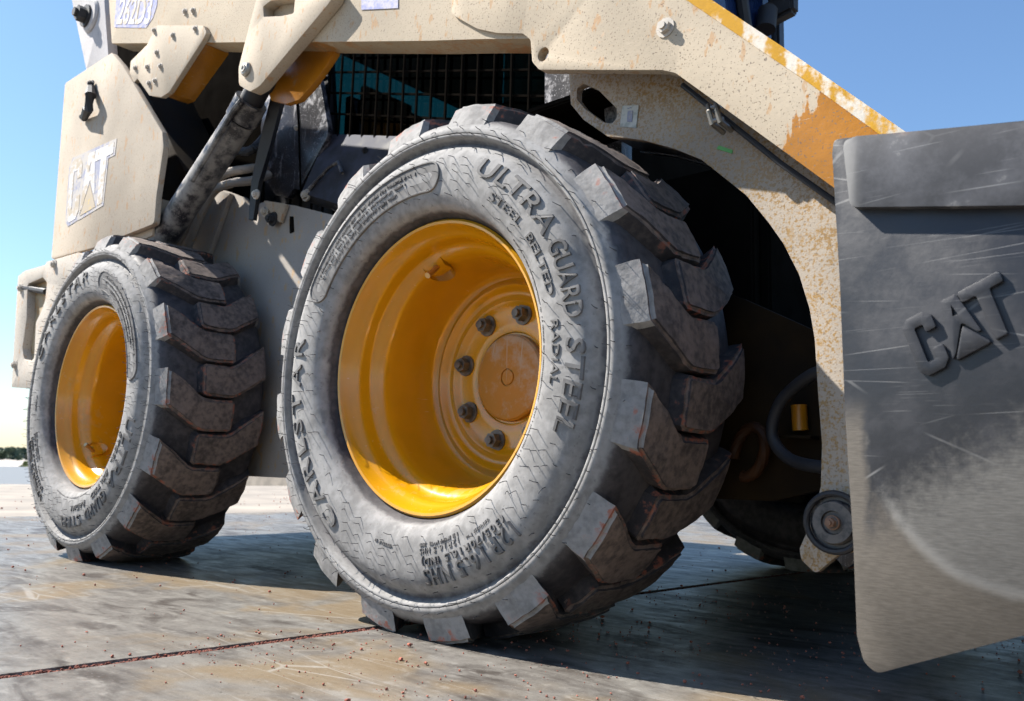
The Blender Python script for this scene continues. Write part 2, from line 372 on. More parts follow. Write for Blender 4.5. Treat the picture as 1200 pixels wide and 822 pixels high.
M['bar'] = g.out(col, .5, 0, n1, .2, .001)

# deck
g = NT('worn steel deck plate')
w1 = g.noise(g.map(scale=(3.2, 8, 1), rot=(0, 0, R(-48))), scale=1.6, detail=5, rough=.62, dist=1.2)
w2 = g.noise(g.map(scale=(4, 22, 1), rot=(0, 0, R(-44))), scale=2.0, detail=4, rough=.65, dist=.6)
n1 = g.noise(scale=3.0, detail=4, rough=.6, dist=.5); n2 = g.noise(scale=48, detail=4, rough=.65); n3 = g.noise(scale=240, detail=2)
v = g.math('ADD', g.math('MULTIPLY', w1, .5), g.math('ADD', g.math('MULTIPLY', w2, .28), g.math('MULTIPLY', n2, .22)))
col = g.mix(g.ramp(v, .36, .62), (.072, .064, .057), (.200, .187, .168))
col = g.mix(g.math('MULTIPLY', g.ramp(n1, .47, .62), .6), col, (.21, .145, .07))
dk = g.ramp(g.math('ADD', g.math('MULTIPLY', n1, .45), g.math('MULTIPLY', w1, .55)), .46, .36)
col = g.mix(g.math('MULTIPLY', dk, .8), col, (.040, .031, .025))
wh = g.ramp(g.math('ADD', g.math('MULTIPLY', w2, .5), g.math('MULTIPLY', n2, .5)), .55, .62)
col = g.mix(g.math('MULTIPLY', wh, .35), col, (.30, .285, .26))
col = g.mix(g.math('MULTIPLY', g.ramp(n3, .62, .70), .3), col, (.36, .34, .31))
n4 = g.noise(scale=620, detail=1); pit = g.ramp(g.noise(scale=170, detail=2), .66, .71)
col = g.mix(g.math('MULTIPLY', g.ramp(n4, .35, .65), .22), col, (.05, .043, .036))
col = g.mix(g.math('MULTIPLY', pit, .7), col, (.035, .028, .022))
vo = g.n('ShaderNodeTexVoronoi', feature='DISTANCE_TO_EDGE'); vo.inputs['Scale'].default_value = 1
g.put(vo.inputs['Vector'], g.map(scale=(2, 15, 1), rot=(0, 0, R(-36))))
scl = g.math('MULTIPLY', g.ramp(vo.outputs['Distance'], .012, .004), g.ramp(n1, .47, .58))
col = g.mix(g.math('MULTIPLY', scl, .45), col, (.33, .315, .29))
M['deck'] = g.out(col, g.ramp(v, .34, .64, .55, .36), .0, n2, .25, .0016, spec=.3)
M['gritdark'] = plain('packed red silt', (.15, .045, .028), .95, var=.4, scale=300)
M['grit'] = plain('brick red grit', (.30, .10, .065), .9, var=.4, scale=300)
M['apron'] = plain('pale sandy concrete', (.27, .235, .195), .9, var=.22, scale=2.5, bump=.5)
g = NT('river water'); n1 = g.noise(g.map(scale=(.25, 1.2, 1)), scale=1.2, detail=5)
M['water'] = g.out((.17, .155, .135), .38, 0, n1, .5, .08)
M['sand'] = plain('far sand bar', (.36, .33, .29), .9, var=.15, scale=.05)
def leafmat(name, a, b, sc_):
    g = NT(name); return g.out(g.mix(g.ramp(g.noise(scale=sc_, detail=5), .35, .65), a, b), .8)
M['scrub'] = leafmat('bank scrub leaves', (.10, .14, .035), (.19, .22, .07), .3)
M['trees'] = leafmat('far tree leaves', (.035, .06, .04), (.07, .10, .06), .05)

# ------------------------------------------------------------------ setting
def sheet(name, x0, x1, y0, y1, z, mat_, kind='structure', label=None, cat=None):
    me = bpy.data.meshes.new(name); me.from_pydata([(x0, y0, z), (x1, y0, z), (x1, y1, z), (x0, y1, z)], [], [(0, 1, 2, 3)])
    o = link(name, me, mat_); o['kind'] = kind
    if label: o['label'] = label; o['category'] = cat
    return o
ground = sheet('ground', -3000, 3000, -3000, 3000, -2.6, M['sand'], label='flat pale sandy ground under and beyond the river', cat='ground')
deck = box('deck', -3.0, 12, -9, 12, -.30, -.0035, M['gritdark'], bevel=0); deck['kind'] = 'structure'
deck['label'] = 'worn grey steel plate deck the loader stands on'; deck['category'] = 'deck'
def deck_plate(x0, x1, y0, y1):
    o = box('deck_plate', x0, x1, y0, y1, -.0125, 0, M['deck'], deck, bevel=.003)
    return o
SK = .075                                             # the joint runs slightly askew to the loader
def skew(o):
    for v in o.data.vertices: v.co.x += SK*v.co.y
xs = [-2.99, -.103, 2.9, 5.9, 8.9, 11.9]
for i in range(len(xs)-1):
    for ya, yb in ((-8.9, -2.9), (-2.887, 4.6), (4.613, 11.9)):
        skew(deck_plate(xs[i]+.0085, xs[i+1]-.0085, ya, yb))
skew(deck)
apron = box('apron', -7.6, -3.02, -30, 60, -2.5, -.004, M['apron'], bevel=.02); skew(apron); apron['kind'] = 'structure'
apron['label'] = 'pale sandy concrete apron behind the steel deck'; apron['category'] = 'pavement'
apron2 = box('apron_side', -30, 30, 12.95, 22, -2.5, -.006, M['apron'], bevel=.02); apron2['kind'] = 'structure'
apron2['label'] = 'pale concrete apron across the far side of the deck'; apron2['category'] = 'pavement'
water = sheet('water', -150, 200, -300, 420, -1.55, M['water'], label='grey blue river water beyond the deck', cat='water')
rnd = random.Random(5)

def leaf_cloud(name, blobs, n_per, size, mat_, seed):
    rg = random.Random(seed); vv, ff = [], []
    for (cx, cy, cz, rx, rz) in blobs:
        for _ in range(n_per):
            th = rg.uniform(0, 2*math.pi); ph = math.acos(rg.uniform(-.3, 1)); q = rg.uniform(.55, 1.)**.5
            c = Vector((cx+rx*q*math.sin(ph)*math.cos(th), cy+rx*q*math.sin(ph)*math.sin(th), cz+rz*q*math.cos(ph)))
            a = Vector((rg.gauss(0, 1), rg.gauss(0, 1), rg.gauss(0, 1))).normalized(); b = a.cross(Vector((rg.gauss(0, 1), rg.gauss(0, 1), .3))).normalized()
            s = size*rg.uniform(.6, 1.5); k = len(vv)
            vv += [c+a*s, c+b*s*.7, c-a*s, c-b*s*.7]; ff.append((k, k+1, k+2, k+3))
    me = bpy.data.meshes.new(name); me.from_pydata(vv, [], ff); return link(name, me, mat_)
bl = []
for i in range(330):
    a = rnd.uniform(R(78), R(182)); d = rnd.uniform(560, 700); h = rnd.uniform(3.5, 6.5)*(1+.35*math.sin(a*9))
    bl.append((math.cos(a)*d, math.sin(a)*d, -2.4+h*.35, rnd.uniform(5, 11), h*.75))
o = leaf_cloud('far_trees', bl, 70, 1.7, M['trees'], 3); o['kind'] = 'stuff'; o['label'] = 'hazy dark line of trees on the far river bank'; o['category'] = 'trees'
bl = []
for i in range(170):
    a = rnd.uniform(R(90), R(180)); d = rnd.uniform(150, 162)
    if math.sin(a*37) < -.35: continue
    bl.append((math.cos(a)*d, math.sin(a)*d, -1.55, rnd.uniform(1.5, 4), rnd.uniform(.5, 1.5)))
o = leaf_cloud('bank_scrub', bl, 60, .4, M['scrub'], 4); o['kind'] = 'stuff'; o['label'] = 'low bright green scrub along the water edge'; o['category'] = 'scrub'

# red grit spilled over the deck: too many crumbs to count
def grit(name, spots, seed, mt='grit'):
    rg = random.Random(seed); vv, ff = [], []
    ico = [(-1, 1.6, 0), (1, 1.6, 0), (-1, -1.6, 0), (1, -1.6, 0), (0, -1, 1.6), (0, 1, 1.6), (0, -1, -1.6), (0, 1, -1.6), (1.6, 0, -1), (1.6, 0, 1), (-1.6, 0, -1), (-1.6, 0, 1)]
    fi = [(0, 11, 5), (0, 5, 1), (0, 1, 7), (0, 7, 10), (0, 10, 11), (1, 5, 9), (5, 11, 4), (11, 10, 2), (10, 7, 6), (7, 1, 8), (3, 9, 4), (3, 4, 2), (3, 2, 6), (3, 6, 8), (3, 8, 9), (4, 9, 5), (2, 4, 11), (6, 2, 10), (8, 6, 7), (9, 8, 1)]
    for x, y, z, s in spots:
        k = len(vv); sx, sy, sz = [s*rg.uniform(.7, 1.3)/2.5 for _ in range(3)]; a = rg.uniform(0, 6.28); ca, sa = math.cos(a), math.sin(a)
        for (i, j, l) in ico:
            m = rg.uniform(.8, 1.2); X, Y, Z = i*sx*m, j*sy*m, l*sz*.8*m
            vv.append((x+X*ca-Y*sa, y+X*sa+Y*ca, z+Z+s*.62))
        ff += [tuple(k+q for q in t) for t in fi]
    me = bpy.data.meshes.new(name); me.from_pydata(vv, [], ff); return link(name, me, M[mt])
sp = []
for i in range(1500):
    x, y = rnd.uniform(-3, 1.3), rnd.uniform(-.9, 3.5); sp.append((x, y, 0, min(.005, .0014*math.exp(rnd.gauss(.25, .45)))))
for i in range(120):                                   # loose drifts
    cx, cy = rnd.uniform(-.15, .95), rnd.uniform(-.35, .75)
    for j in range(rnd.randint(4, 22)): sp.append((cx+rnd.gauss(0, .06), cy+rnd.gauss(0, .06), 0, .001*math.exp(rnd.gauss(.3, .45))))
for i in range(500):                                   # behind on the apron edge
    sp.append((-3.3-abs(rnd.gauss(0, 1.4))+.1, rnd.uniform(-1, 7), 0, rnd.uniform(.002, .007)))
o = grit('spilled_grit', sp, 8); o['kind'] = 'stuff'; o['label'] = 'scattered brick red grit crumbs on the steel deck'; o['category'] = 'grit'
sp = [(-.103+SK*y+rnd.uniform(-.0075, .0075), y, -.0045, rnd.uniform(.0015, .0040)) for y in [rnd.uniform(-1.2, 3.5) for _ in range(5200)]]
o = grit('joint_grit', sp, 9, 'gritdark'); o['kind'] = 'stuff'; o['label'] = 'red brown grit packed into the joint between deck plates'; o['category'] = 'grit'

# ------------------------------------------------------------------ the loader
L = empty('skid_steer_loader'); L['label'] = 'dusty yellow skid steer loader with big lug tyres standing on the steel deck'; L['category'] = 'loader'

# ---- wheels (built once, then copied)
ZC = .405
side = [(.226, .034), (.229, .025), (.233, .014), (.2375, .003), (.242, -.0045), (.2468, -.0100), (.2525, -.0135), (.260, -.0170), (.270, -.0190), (.281, -.0202), (.292, -.0206), (.303, -.0202), (.313, -.0190), (.3215, -.0165),
        (.3285, -.0120), (.3345, -.0058), (.340, .0000), (.3445, .0022), (.348, .0002), (.3505, -.0040), (.3525, -.0098), (.3545, -.0108), (.3562, -.0106), (.3572, -.0085), (.3582, -.0106), (.3615, -.0108), (.365, -.0095), (.3685, -.006),
        (.374, -.0015), (.380, .004), (.3845, .013), (.387, .03), (.389, .07), (.3895, .13)]
def side_y(r_):
    for (a, ya), (b, yb) in zip(side, side[1:]):
        if a <= r_ <= b: return ya+(yb-ya)*(r_-a)/(b-a)
    return side[-1][1] if r_ > side[-1][0] else side[0][1]
W = .26
def densify(pr, n):
    out = []
    for (a, ya), (b, yb) in zip(pr, pr[1:]):
        for j in range(n): out.append((a+(b-a)*j/n, ya+(yb-ya)*j/n))
    return out+[pr[-1]]
half = densify(side, 2)
prof = half+[(r_, W-y) for r_, y in half[::-1][1:]]
tyre_v, tyre_f = lathe_mesh(prof, 144)
def sag(v):                                            # flattened footprint
    return v
tyre_me = mesh_of(tyre_v, tyre_f, 'tyre', 50)
rimp = [(.228, .034), (.2312, .022), (.2310, .0155), (.2275, .0118), (.2235, .0130), (.2205, .0190), (.2178, .028), (.2130, .0350), (.2090, .0405), (.2068, .048), (.2055, .060), (.2035, .066), (.1985, .070),
        (.1915, .078), (.1875, .088), (.186, .10), (.1845, .13), (.1832, .165), (.1815, .182), (.177, .191), (.171, .1945), (.1655, .193), (.1620, .188), (.158, .1865), (.1545, .189), (.1515, .195), (.147, .199),
        (.1405, .1995), (.136, .1965), (.132, .195), (.127, .1975), (.1235, .2015), (.118, .203), (.095, .203), (.083, .203), (.0795, .2045), (.078, .208), (.03, .208)]
back = [(.03, .222), (.17, .222), (.19, .20), (.196, .10), (.214, .06), (.222, .04)]
rim_v, rim_f = lathe_mesh(rimp+back, 112, True)
rim_me = mesh_of(rim_v, rim_f, 'rim', 40)
hubp = [(0.0001, .1945), (.012, .1945), (.0125, .197), (.015, .197), (.0155, .1945), (.066, .1945), (.071, .1955), (.0745, .199), (.0755, .212)]
hub_me = mesh_of(*lathe_mesh(hubp, 64), 'hub_cover', 30)
nut_me = bolt_mesh(.0128, .020)

def lug(far, seed):
    """one chevron tread bar; base follows the carcass, top is flat rubber"""
    out = [(.006, .0420), (.045, .0170), (.086, -.0140), (.100, -.0200), (.128, -.0210), (.165, -.0200), (.170, -.0250), (.171, -.055), (.169, -.083), (.163, -.0880),
           (.125, -.0900), (.098, -.0895), (.082, -.0840), (.045, -.0610), (.006, -.0390), (.004, .002)]
    n = len(out); cx = sum(p[0] for p in out)/n; cs = sum(p[1] for p in out)/n
    bm = bmesh.new(); lay = bm.verts.layers.float.new('edge')
    def pos(y, s, r_):
        a = s/.40
        return Vector((r_*math.cos(a), (W-y) if far else y, r_*math.sin(a)))
    top, bot, mid = [], [], []
    for i, (y, s) in enumerate(out):
        d = Vector((y-cx, s-cs)); 
        a = Vector(out[(i+1) % n])-Vector(out[i-1]); nrm = Vector((a.y, -a.x)).normalized()
        if nrm.dot(d) < 0: nrm = -nrm
        sh = y < .01
        r_t = .4135-(.004 if y < .01 else 0)-.000
        top.append(bm.verts.new(pos(y+(.004 if sh else 0), s, r_t)))
        if sh: b = pos(-.0035, s*1.06+(.0003), .371)
        else: b = pos(y+nrm.x*.006, s+nrm.y*.006, .386)
        bot.append(bm.verts.new(b))
    for v in top: v[lay] = 1
    for v in bot: v[lay] = 0
    ft = bm.faces.new(top); ft.material_index = 1
    for i in range(n):
        j = (i+1) % n
        f_ = bm.faces.new((top[j], top[i], bot[i], bot[j]))
        f_.material_index = 0 if (out[i][0] < .01 and out[j][0] < .01) else 2
    bmesh.ops.recalc_face_normals(bm, faces=bm.faces)
    es = list(ft.edges)
    # inner loop on the top so the edge mask falls off away from the rim of the bar
    ins = bmesh.ops.inset_region(bm, faces=[ft], thickness=.010)
    for v in ft.verts: v[lay] = 0
    bmesh.ops.bevel(bm, geom=es, offset=.0065, segments=3, affect='EDGES', clamp_overlap=True)
    bmesh.ops.triangulate(bm, faces=[f_ for f_ in bm.faces if len(f_.verts) > 4])
    bmesh.ops.subdivide_edges(bm, edges=[e for e in bm.edges if e.calc_length() > .010], cuts=1, use_grid_fill=True)
    bmesh.ops.subdivide_edges(bm, edges=[e for e in bm.edges if e.calc_length() > .008], cuts=1, use_grid_fill=True)
    for v in bm.verts:                                 # worn, chipped rubber
        q = v.co*70+Vector((seed*7.3, seed*3.1, 0)); d = mnoise.noise_vector(q)*.0011+mnoise.noise_vector(q*3)*.0006
        c_ = mnoise.noise(v.co*38+Vector((seed*5.7, 0, seed)))
        v.co += d
        rad = math.hypot(v.co.x, v.co.z)
        if v[lay] > .5 and c_ > .25 and rad > .395: k_ = 1-min(.012, (c_-.25)*.030)*.8; v.co.x *= k_; v.co.z *= k_
    bmesh.ops.recalc_face_normals(bm, faces=bm.faces); bm.normal_update()
    for f_ in bm.faces:
        c_ = f_.calc_center_median(); rd = Vector((c_.x, 0, c_.z)).normalized(); yo = W-c_.y if far else c_.y; ny = -f_.normal.y if far else f_.normal.y
        f_.material_index = 0 if (ny < -.45 and yo < .016) else (1 if f_.normal.dot(rd) > .45 else 2)
    me = bpy.data.meshes.new('tread_block'); bm.to_mesh(me); bm.free(); smooth(me, 28)
    for m in ('lugface', 'lugtop', 'lugside'): me.materials.append(M[m])
    return me
lug_near = [lug(False, q) for q in range(5)]; lug_far = [lug(True, q+9) for q in range(5)]

def arc_fn(a0, a1, r0, r1, h):
    def fn(u, v, w):
        a = R(a0+(a1-a0)*u); r_ = r0+(r1-r0)*v
        return Vector((r_*math.cos(a), side_y(r_)+.0006-(h+.0006)*w, r_*math.sin(a)))
    return fn
def pill_mesh():
    """raised rounded data panel on the sidewall, outlined by a ridge"""
    bm = bmesh.new(); a0, a1, r0, r1 = R(150), R(86), .268, .312; n = 60
    def at(a, r_, h): return Vector((r_*math.cos(a), side_y(r_)-h, r_*math.sin(a)))
    def ring(o, h):
        pts = []; rm = (r0+r1)/2; hr = (r1-r0)/2+o
        for k in range(n): pts.append((a0+(a1-a0)*k/(n-1), rm+hr))
        for k in range(1, 12): t = math.pi/2-math.pi*k/12; pts.append((a1-hr*math.cos(t)/rm, rm+hr*math.sin(t)))
        for k in range(n): pts.append((a1+(a0-a1)*k/(n-1), rm-hr))
        for k in range(1, 12): t = -math.pi/2-math.pi*k/12; pts.append((a0-hr*math.cos(t)/rm, rm+hr*math.sin(t)))
        return [bm.verts.new(at(a, r_, h)) for a, r_ in pts]
    rs = [ring(.003, -.001), ring(.002, .003), ring(0, .003), ring(-.0012, .0013)]
    for A, B in zip(rs, rs[1:]):
        for k in range(len(A)): bm.faces.new((A[k], A[(k+1) % len(A)], B[(k+1) % len(A)], B[k]))
    I = rs[-1]; m = len(I)
    for k in range(n-1): bm.faces.new((I[k], I[k+1], I[n+11+n-1-(k+1)], I[n+11+n-1-k]))
    bm.faces.new([I[n-1+j] for j in range(13)]); bm.faces.new([I[(2*n+10+j) % m] for j in range(13)])
    bmesh.ops.recalc_face_normals(bm, faces=bm.faces)
    me = bpy.data.meshes.new('data_panel'); bm.to_mesh(me); bm.free(); smooth(me, 40); me.materials.append(M['letter']); return me
def hair_mesh():
    """thin rubber vent hairs left by the mould all over the sidewall"""
    rg = random.Random(21); bm = bmesh.new()
    for r_, n in ((.2585, 44), (.270, 50), (.282, 54), (.294, 58), (.306, 62), (.318, 66), (.3355, 40), (.355, 84), (.3635, 70), (.378, 36)):
        for k in range(n):
            a = 2*math.pi*(k+rg.uniform(-.18, .18))/n; ad = math.degrees(a) % 360
            text = (.268 < r_ < .33) and (ad < 67 or ad > 338 or 165 < ad < 238 or 276 < ad < 315)
            if rg.random() < (.6 if text else .12): continue
            rr_ = r_+rg.uniform(-.0015, .0015); y0 = side_y(rr_)
            ln = rg.uniform(.008, .015); p0 = Vector((rr_*math.cos(a), y0+.001, rr_*math.sin(a)))
            bend = Vector((rg.gauss(0, .0016), 0, rg.gauss(0, .0016)))
            p1 = p0+Vector((bend.x*.4, -ln*.55, bend.z*.4)); p2 = p0+Vector((bend.x*1.6, -ln, bend.z*1.6))
            add_tube(bm, [p0, p1, p2], [.0006, .00055, .00045], 5, False)
    me = bpy.data.meshes.new('vent_hairs'); bm.to_mesh(me); bm.free(); smooth(me, 60); me.materials.append(M['hair']); return me
def tick_mesh():
    """rows of fine raised print too small to read"""
    rg = random.Random(31); bm = bmesh.new()
    for a0, a1, r0, r1, h in ((147, 92, .2985, .3035, .0019), (146, 97, .288, .2925, .0019), (139, 101, .277, .2815, .0019), (-66, -83, .2655, .271, .0016), (-52, -63, .276, .2805, .0014), (-96, -104, .272, .277, .0014), (40, -35, .2515, .2545, .0010)):
        a = a0; sg = 1 if a1 > a0 else -1
        while (a1-a)*sg > 0:
            da = rg.uniform(.35, .75); ra, rb = r0+rg.uniform(0, .0008), r1-rg.uniform(0, .0008)
            if rg.random() < .16: a += sg*.7; continue
            if rg.random() < .3: ra = (ra+rb)/2
            q = [(a, ra), (a+sg*da*.55, ra), (a+sg*da*.55, rb), (a, rb)]
            top = [bm.verts.new((r_*math.cos(R(t)), side_y(r_)-h, r_*math.sin(R(t)))) for t, r_ in q]
            bot = [bm.verts.new((r_*math.cos(R(t)), side_y(r_)+.001, r_*math.sin(R(t)))) for t, r_ in q]
            bm.faces.new(top)
            for k in range(4): bm.faces.new((top[k], top[(k+1) % 4], bot[(k+1) % 4], bot[k]))
            a += sg*da
    bmesh.ops.recalc_face_normals(bm, faces=bm.faces)
    me = bpy.data.meshes.new('fine_print'); bm.to_mesh(me); bm.free(); me.materials.append(M['letter']); return me
tick_me = tick_mesh()
pill_me, hair_me = pill_mesh(), hair_mesh()

def make_wheel():
    w = link('wheel', rim_me, M['rim'], L)
    link('tyre', tyre_me, M['tyre'], w)
    for k in range(16):
        for me, ph in ((lug_near, 0), (lug_far, 11.25)):
            o = bpy.data.objects.new('tread_block', me[(k*3) % 5]); C.objects.link(o); o.parent = w
            o.rotation_euler = (0, -R(10+22.5*k+ph), 0)
    c = link('hub_cover', hub_me, M['hub'], w)
    for k in range(8):
        o = bpy.data.objects.new('lug_nut', nut_me); C.objects.link(o); o.parent = w
        if not nut_me.materials: nut_me.materials.append(M['nut'])
        a = R(31+45*k); o.location = (.11*math.cos(a), .203, .11*math.sin(a)); o.rotation_euler = (0, .7*k, 0)
    tx = lambda s, a0, a1, r0, r1, h, **k: text_map('raised_lettering', s, arc_fn(a0, a1, r0, r1, h), M['letter'], w, **k)
    for t_, a0, a1 in (('ULTRA', 65.5, 31.5), ('GUARD', 28.3, 7.6), ('STEEL', 2.8, -20.5)): tx(t_, a0, a1, .297, .324, .0034, shear=.12, offset=.004)
    for t_, a0, a1 in (('STEEL', 57, 40.5), ('BELTED', 36, 15.5), ('RADIAL', 8.5, -9)): tx(t_, a0, a1, .2725, .285, .0022, shear=.1)
    tx('CARLSTAR', 236, 168,   .287, .315, .0036, offset=.0, spacing=1.35)
    for t_, a0, a1 in (('12R16.5', -47, -69), ('NHS', -71.5, -81.5)): tx(t_, a0, a1, .303, .3265, .0042, spacing=1.2)
    for t_, a0, a1 in (('(305/70R16.5', -48, -72.5), ('IND)', -75, -82)): tx(t_, a0, a1, .2845, .2985, .0028, spacing=1.2)
    for t_, a0, a1 in (('12R16.5', -66, -77), ('NHS', -78.5, -83)): tx(t_, a0, a1, .2735, .2815, .0014, spacing=1.2)
    link('data_panel', pill_me, None, w)
    ft = link('fine_print', tick_me, None, w); ft['kind'] = 'stuff'
    h = link('vent_hairs', hair_me, None, w); h['kind'] = 'stuff'
    # valve with its curved guard
    a = R(110); ca, sa = math.cos(a), math.sin(a)
    def loc(r_, t, y): return Vector((r_*ca-t*sa, y, r_*sa+t*ca))
    bm = bmesh.new(); A, B = [], []
    for k in range(15):
        q = R(-20+220*k/14); t, d = .023*math.cos(q), .026*math.sin(q)
        A.append((loc(.200-d*.35, t, .082+d-.006), loc(.180-d*.2, t, .088+d)))
    rows = [[bm.verts.new(p) for p in pr] for pr in A]
    for i in range(14): bm.faces.new((rows[i][0], rows[i+1][0], rows[i+1][1], rows[i][1]))
    bmesh.ops.solidify(bm, geom=bm.faces[:], thickness=.004)
    finish(bm, 'valve_guard', M['rim'], w)
    bm = bmesh.new(); add_tube(bm, [loc(.196, 0, .086), loc(.186, 0, .078), loc(.176, 0, .066)], [.0055, .005, .004], 10); add_tube(bm, [loc(.177, 0, .0675), loc(.168, 0, .055)], .0052, 8)
    finish(bm, 'valve_stem', M['brass'], w)
    return w
def kids(o): return [x for x in bpy.data.objects if x.parent == o]
def copy_wheel(src, loc, rot, vrot=0):
    c = src.copy(); C.objects.link(c); c.parent = L; c.location = loc; c.rotation_euler = rot
    for ch in kids(src):
        d = ch.copy(); C.objects.link(d); d.parent = c
        if ch.name.startswith('valve'): d.rotation_euler = (0, R(vrot), 0)
    return c
wf = make_wheel()
wr = copy_wheel(wf, (-1.24, 0, ZC), (0, R(77), 0), 167)
FARY = 1.64
for x, a in ((0, 20), (-1.24, 65)):
    copy_wheel(wf, (x, FARY, ZC), (0, R(a), math.pi))
wf.location = (0, 0, ZC); wf.rotation_euler = (0, 0, 0)

# ---- boom: straight rear beam and the front drop plate
YB = .10
beam = fillet([(-1.6175,1.6678), (-1.5543,1.4822), (-1.1647,1.3553), (-0.7867,1.2319), (-0.397,1.1039), (-0.1357,1.019), (-0.0041,0.9783)]+[(.22, .905), (.34, .86), (.34, 1.02), (.14, 1.17), (-.55, 1.40), (-1.45, 1.69)], .004, 2)
boom = plate('boom', beam, YB, .165, [M['boom'], M['under']], L, bevel=.014, seg=4)
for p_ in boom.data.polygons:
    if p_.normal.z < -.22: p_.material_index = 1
hole = [([(0.1488,0.8991)][0][0]+.0115*math.cos(2*math.pi*k/20), [(0.1488,0.8991)][0][1]+.0115*math.sin(2*math.pi*k/20)) for k in range(20)]
drop = fillet([(-0.0662,1.0431), (-0.0309,1.0163), (0.001,0.9927), (0.0476,0.9692), (0.1048,0.949), (0.1217,0.9324), (0.1265,0.8932), (0.1412,0.8758), (0.3664,0.8063), (0.3881,0.7951), (0.5235,0.6639), (0.5938,0.5951), (0.6342,0.5553), (0.6937,0.5986), (0.6447,0.6507), (0.5729,0.7268), (0.4042,0.897)]+[(.28, 1.00), (.13, 1.14), (-.06, 1.18)], .012, 4)
plate('boom_drop_plate', drop, .0935, .112, M['boom'], L, bevel=.0025, holes=[hole])
core = [(0.1496,0.9441), (0.3697,0.8696), (0.5259,0.7125), (0.6148,0.6189), (0.6547,0.641), (0.5622,0.7397), (0.389,0.9144)]+[(.28, 1.00), (.15, 1.10)]
plate('boom_core', core, .112, .168, M['clean'], L, bevel=.004)
# turned top edge of the drop
a = [(0.4045,0.8967), (0.5731,0.7266), (0.6449,0.6505), (0.6939,0.5984)]; b = [(0.4392,0.8875), (0.5379,0.7877), (0.6705,0.6496), (0.7096,0.609)]
bm = bmesh.new()
def lerp2(p, q, t): return (p[0]+(q[0]-p[0])*t, p[1]+(q[1]-p[1])*t)
A = [lerp2(a[0], a[3], -1.2), a[0], a[1], a[2], a[3]]; B = [lerp2(b[0], b[3], -1.2), b[0], b[1], b[2], b[3]]
va = [bm.verts.new((x, .0925, z)) for x, z in A]; vb = [bm.verts.new((x, .1015, z)) for x, z in B]
vc = [bm.verts.new((x, .17, z)) for x, z in B]; vd = [bm.verts.new((x, .17, z-.005)) for x, z in A]
for i in range(4):
    for P, Q in ((va, vb), (vb, vc), (vc, vd), (vd, va)): bm.faces.new((P[i], P[i+1], Q[i+1], Q[i]))
bm.faces.new((va[0], vb[0], vc[0], vd[0])); bm.faces.new((va[4], vb[4], vc[4], vd[4]))
finish(bm, 'boom_top_edge', M['strip'], L)
bz = bolt_mesh(.0066, .0065)
bz.materials.append(M['dustbolt'])
def bolt(loc, me=bz, rot=0, name='bolt', sc_=1):
    o = bpy.data.objects.new(name, me); C.objects.link(o); o.parent = L; o.location = loc; o.rotation_euler = (0, rot, 0); o.scale = (sc_,)*3; return o
bolt((0.372,0.0935,0.8666), sc_=1.5)
# stop bracket bolted under the rear of the beam
br = fillet([(-1.3725,1.3269), (-1.3385,1.2889), (-1.3188,1.2956), (-1.2336,1.2215), (-1.161,1.1961), (-1.1191,1.1983), (-0.9573,1.2907), (-0.9425,1.3038), (-0.9631,1.329), (-1.225,1.4196), (-1.2781,1.3803), (-1.3743,1.3632)], .006, 3)
plate('stop_bracket', br, .086, .0985, [M['bracket']], L, bevel=.0015)
for i, q in enumerate([(-1.2381,0.086,1.4092), (-1.1227,0.086,1.3555), (-1.0023,0.086,1.3333), (-1.095,0.0995,1.4187), (-1.0499,0.0995,1.405), (-1.21,0.086,1.336), (-1.1796,0.086,1.2875), (-1.26,0.086,1.31), (-1.3361,0.086,1.331), (-1.2403,0.086,1.2574), (-1.2052,0.086,1.2543)]):
    bolt(q, rot=i*.4)
plate('bracket_inner_block', fillet([(-1.1563,1.2135), (-0.99,1.2976), (-1.0119,1.328), (-1.2383,1.4046), (-1.299,1.3495), (-1.2599,1.2482), (-1.1952,1.2175)], .004, 2), .0985, .175, M['clean'], L, bevel=.002)
# cylinder lug on the beam
hs = fillet([(-0.655,1.2368), (-0.6618,1.2638), (-0.6312,1.2669), (-0.533,1.2405), (-0.5352,1.2023), (-0.5815,1.2128)], .004, 3)
lugp = fillet([(-0.6823,1.3168), (-0.723,1.215), (-0.7484,1.1444), (-0.7408,1.1009), (-0.6902,1.0709), (-0.6522,1.0729), (-0.3627,1.1992)], .022, 5)
plate('cylinder_lug', lugp, .072, .0985, M['bracket'], L, bevel=.003, holes=[hs])
plate('cylinder_lug', fillet([(-0.7399,1.2381), (-0.4882,1.1391), (-0.5732,1.0823), (-0.6234,1.0625), (-0.6781,1.0675), (-0.7372,1.0923), (-0.7726,1.1451)], .010, 3), .155, .170, M['clean'], L, bevel=.0008)
bp_me = mesh_of(*lathe_mesh([(.0001, -.010), (.004, -.010), (.0045, -.012), (.0085, -.012), (.009, -.010), (.013, -.009), (.0165, -.004), (.017, .002)], 28), 'pin', 30); bp_me.materials.append(M['zinc'])
bolt((-0.71,0.072,1.1285), bp_me, name='pin')
c0 = (-0.7525,0.14,1.1463); c1 = (-0.8399,0.14,1.0681); c2 = (-1.2984,0.14,0.7631)
tube('cylinder_barrel', [c1, c2], .036, M['cyl'], L, 28)
tube('cylinder_gland', [Vector(c1)+(Vector(c0)-Vector(c1))*.45, c1], .039, M['cyl'], L, 28)
tube('cylinder_rod', [c0, Vector(c1)+(Vector(c0)-Vector(c1))*.3], .028, M['rubberhose'], L, 20)
tube('cylinder_eye', [(c0[0], .10, c0[2]), (c0[0], .155, c0[2])], .036, M['rubberhose'], L, 24)
tube('cylinder_eye', [(-0.7448,0.18,1.1333), (-0.7568,0.21,1.1564)], .034, M['void'], L, 20)
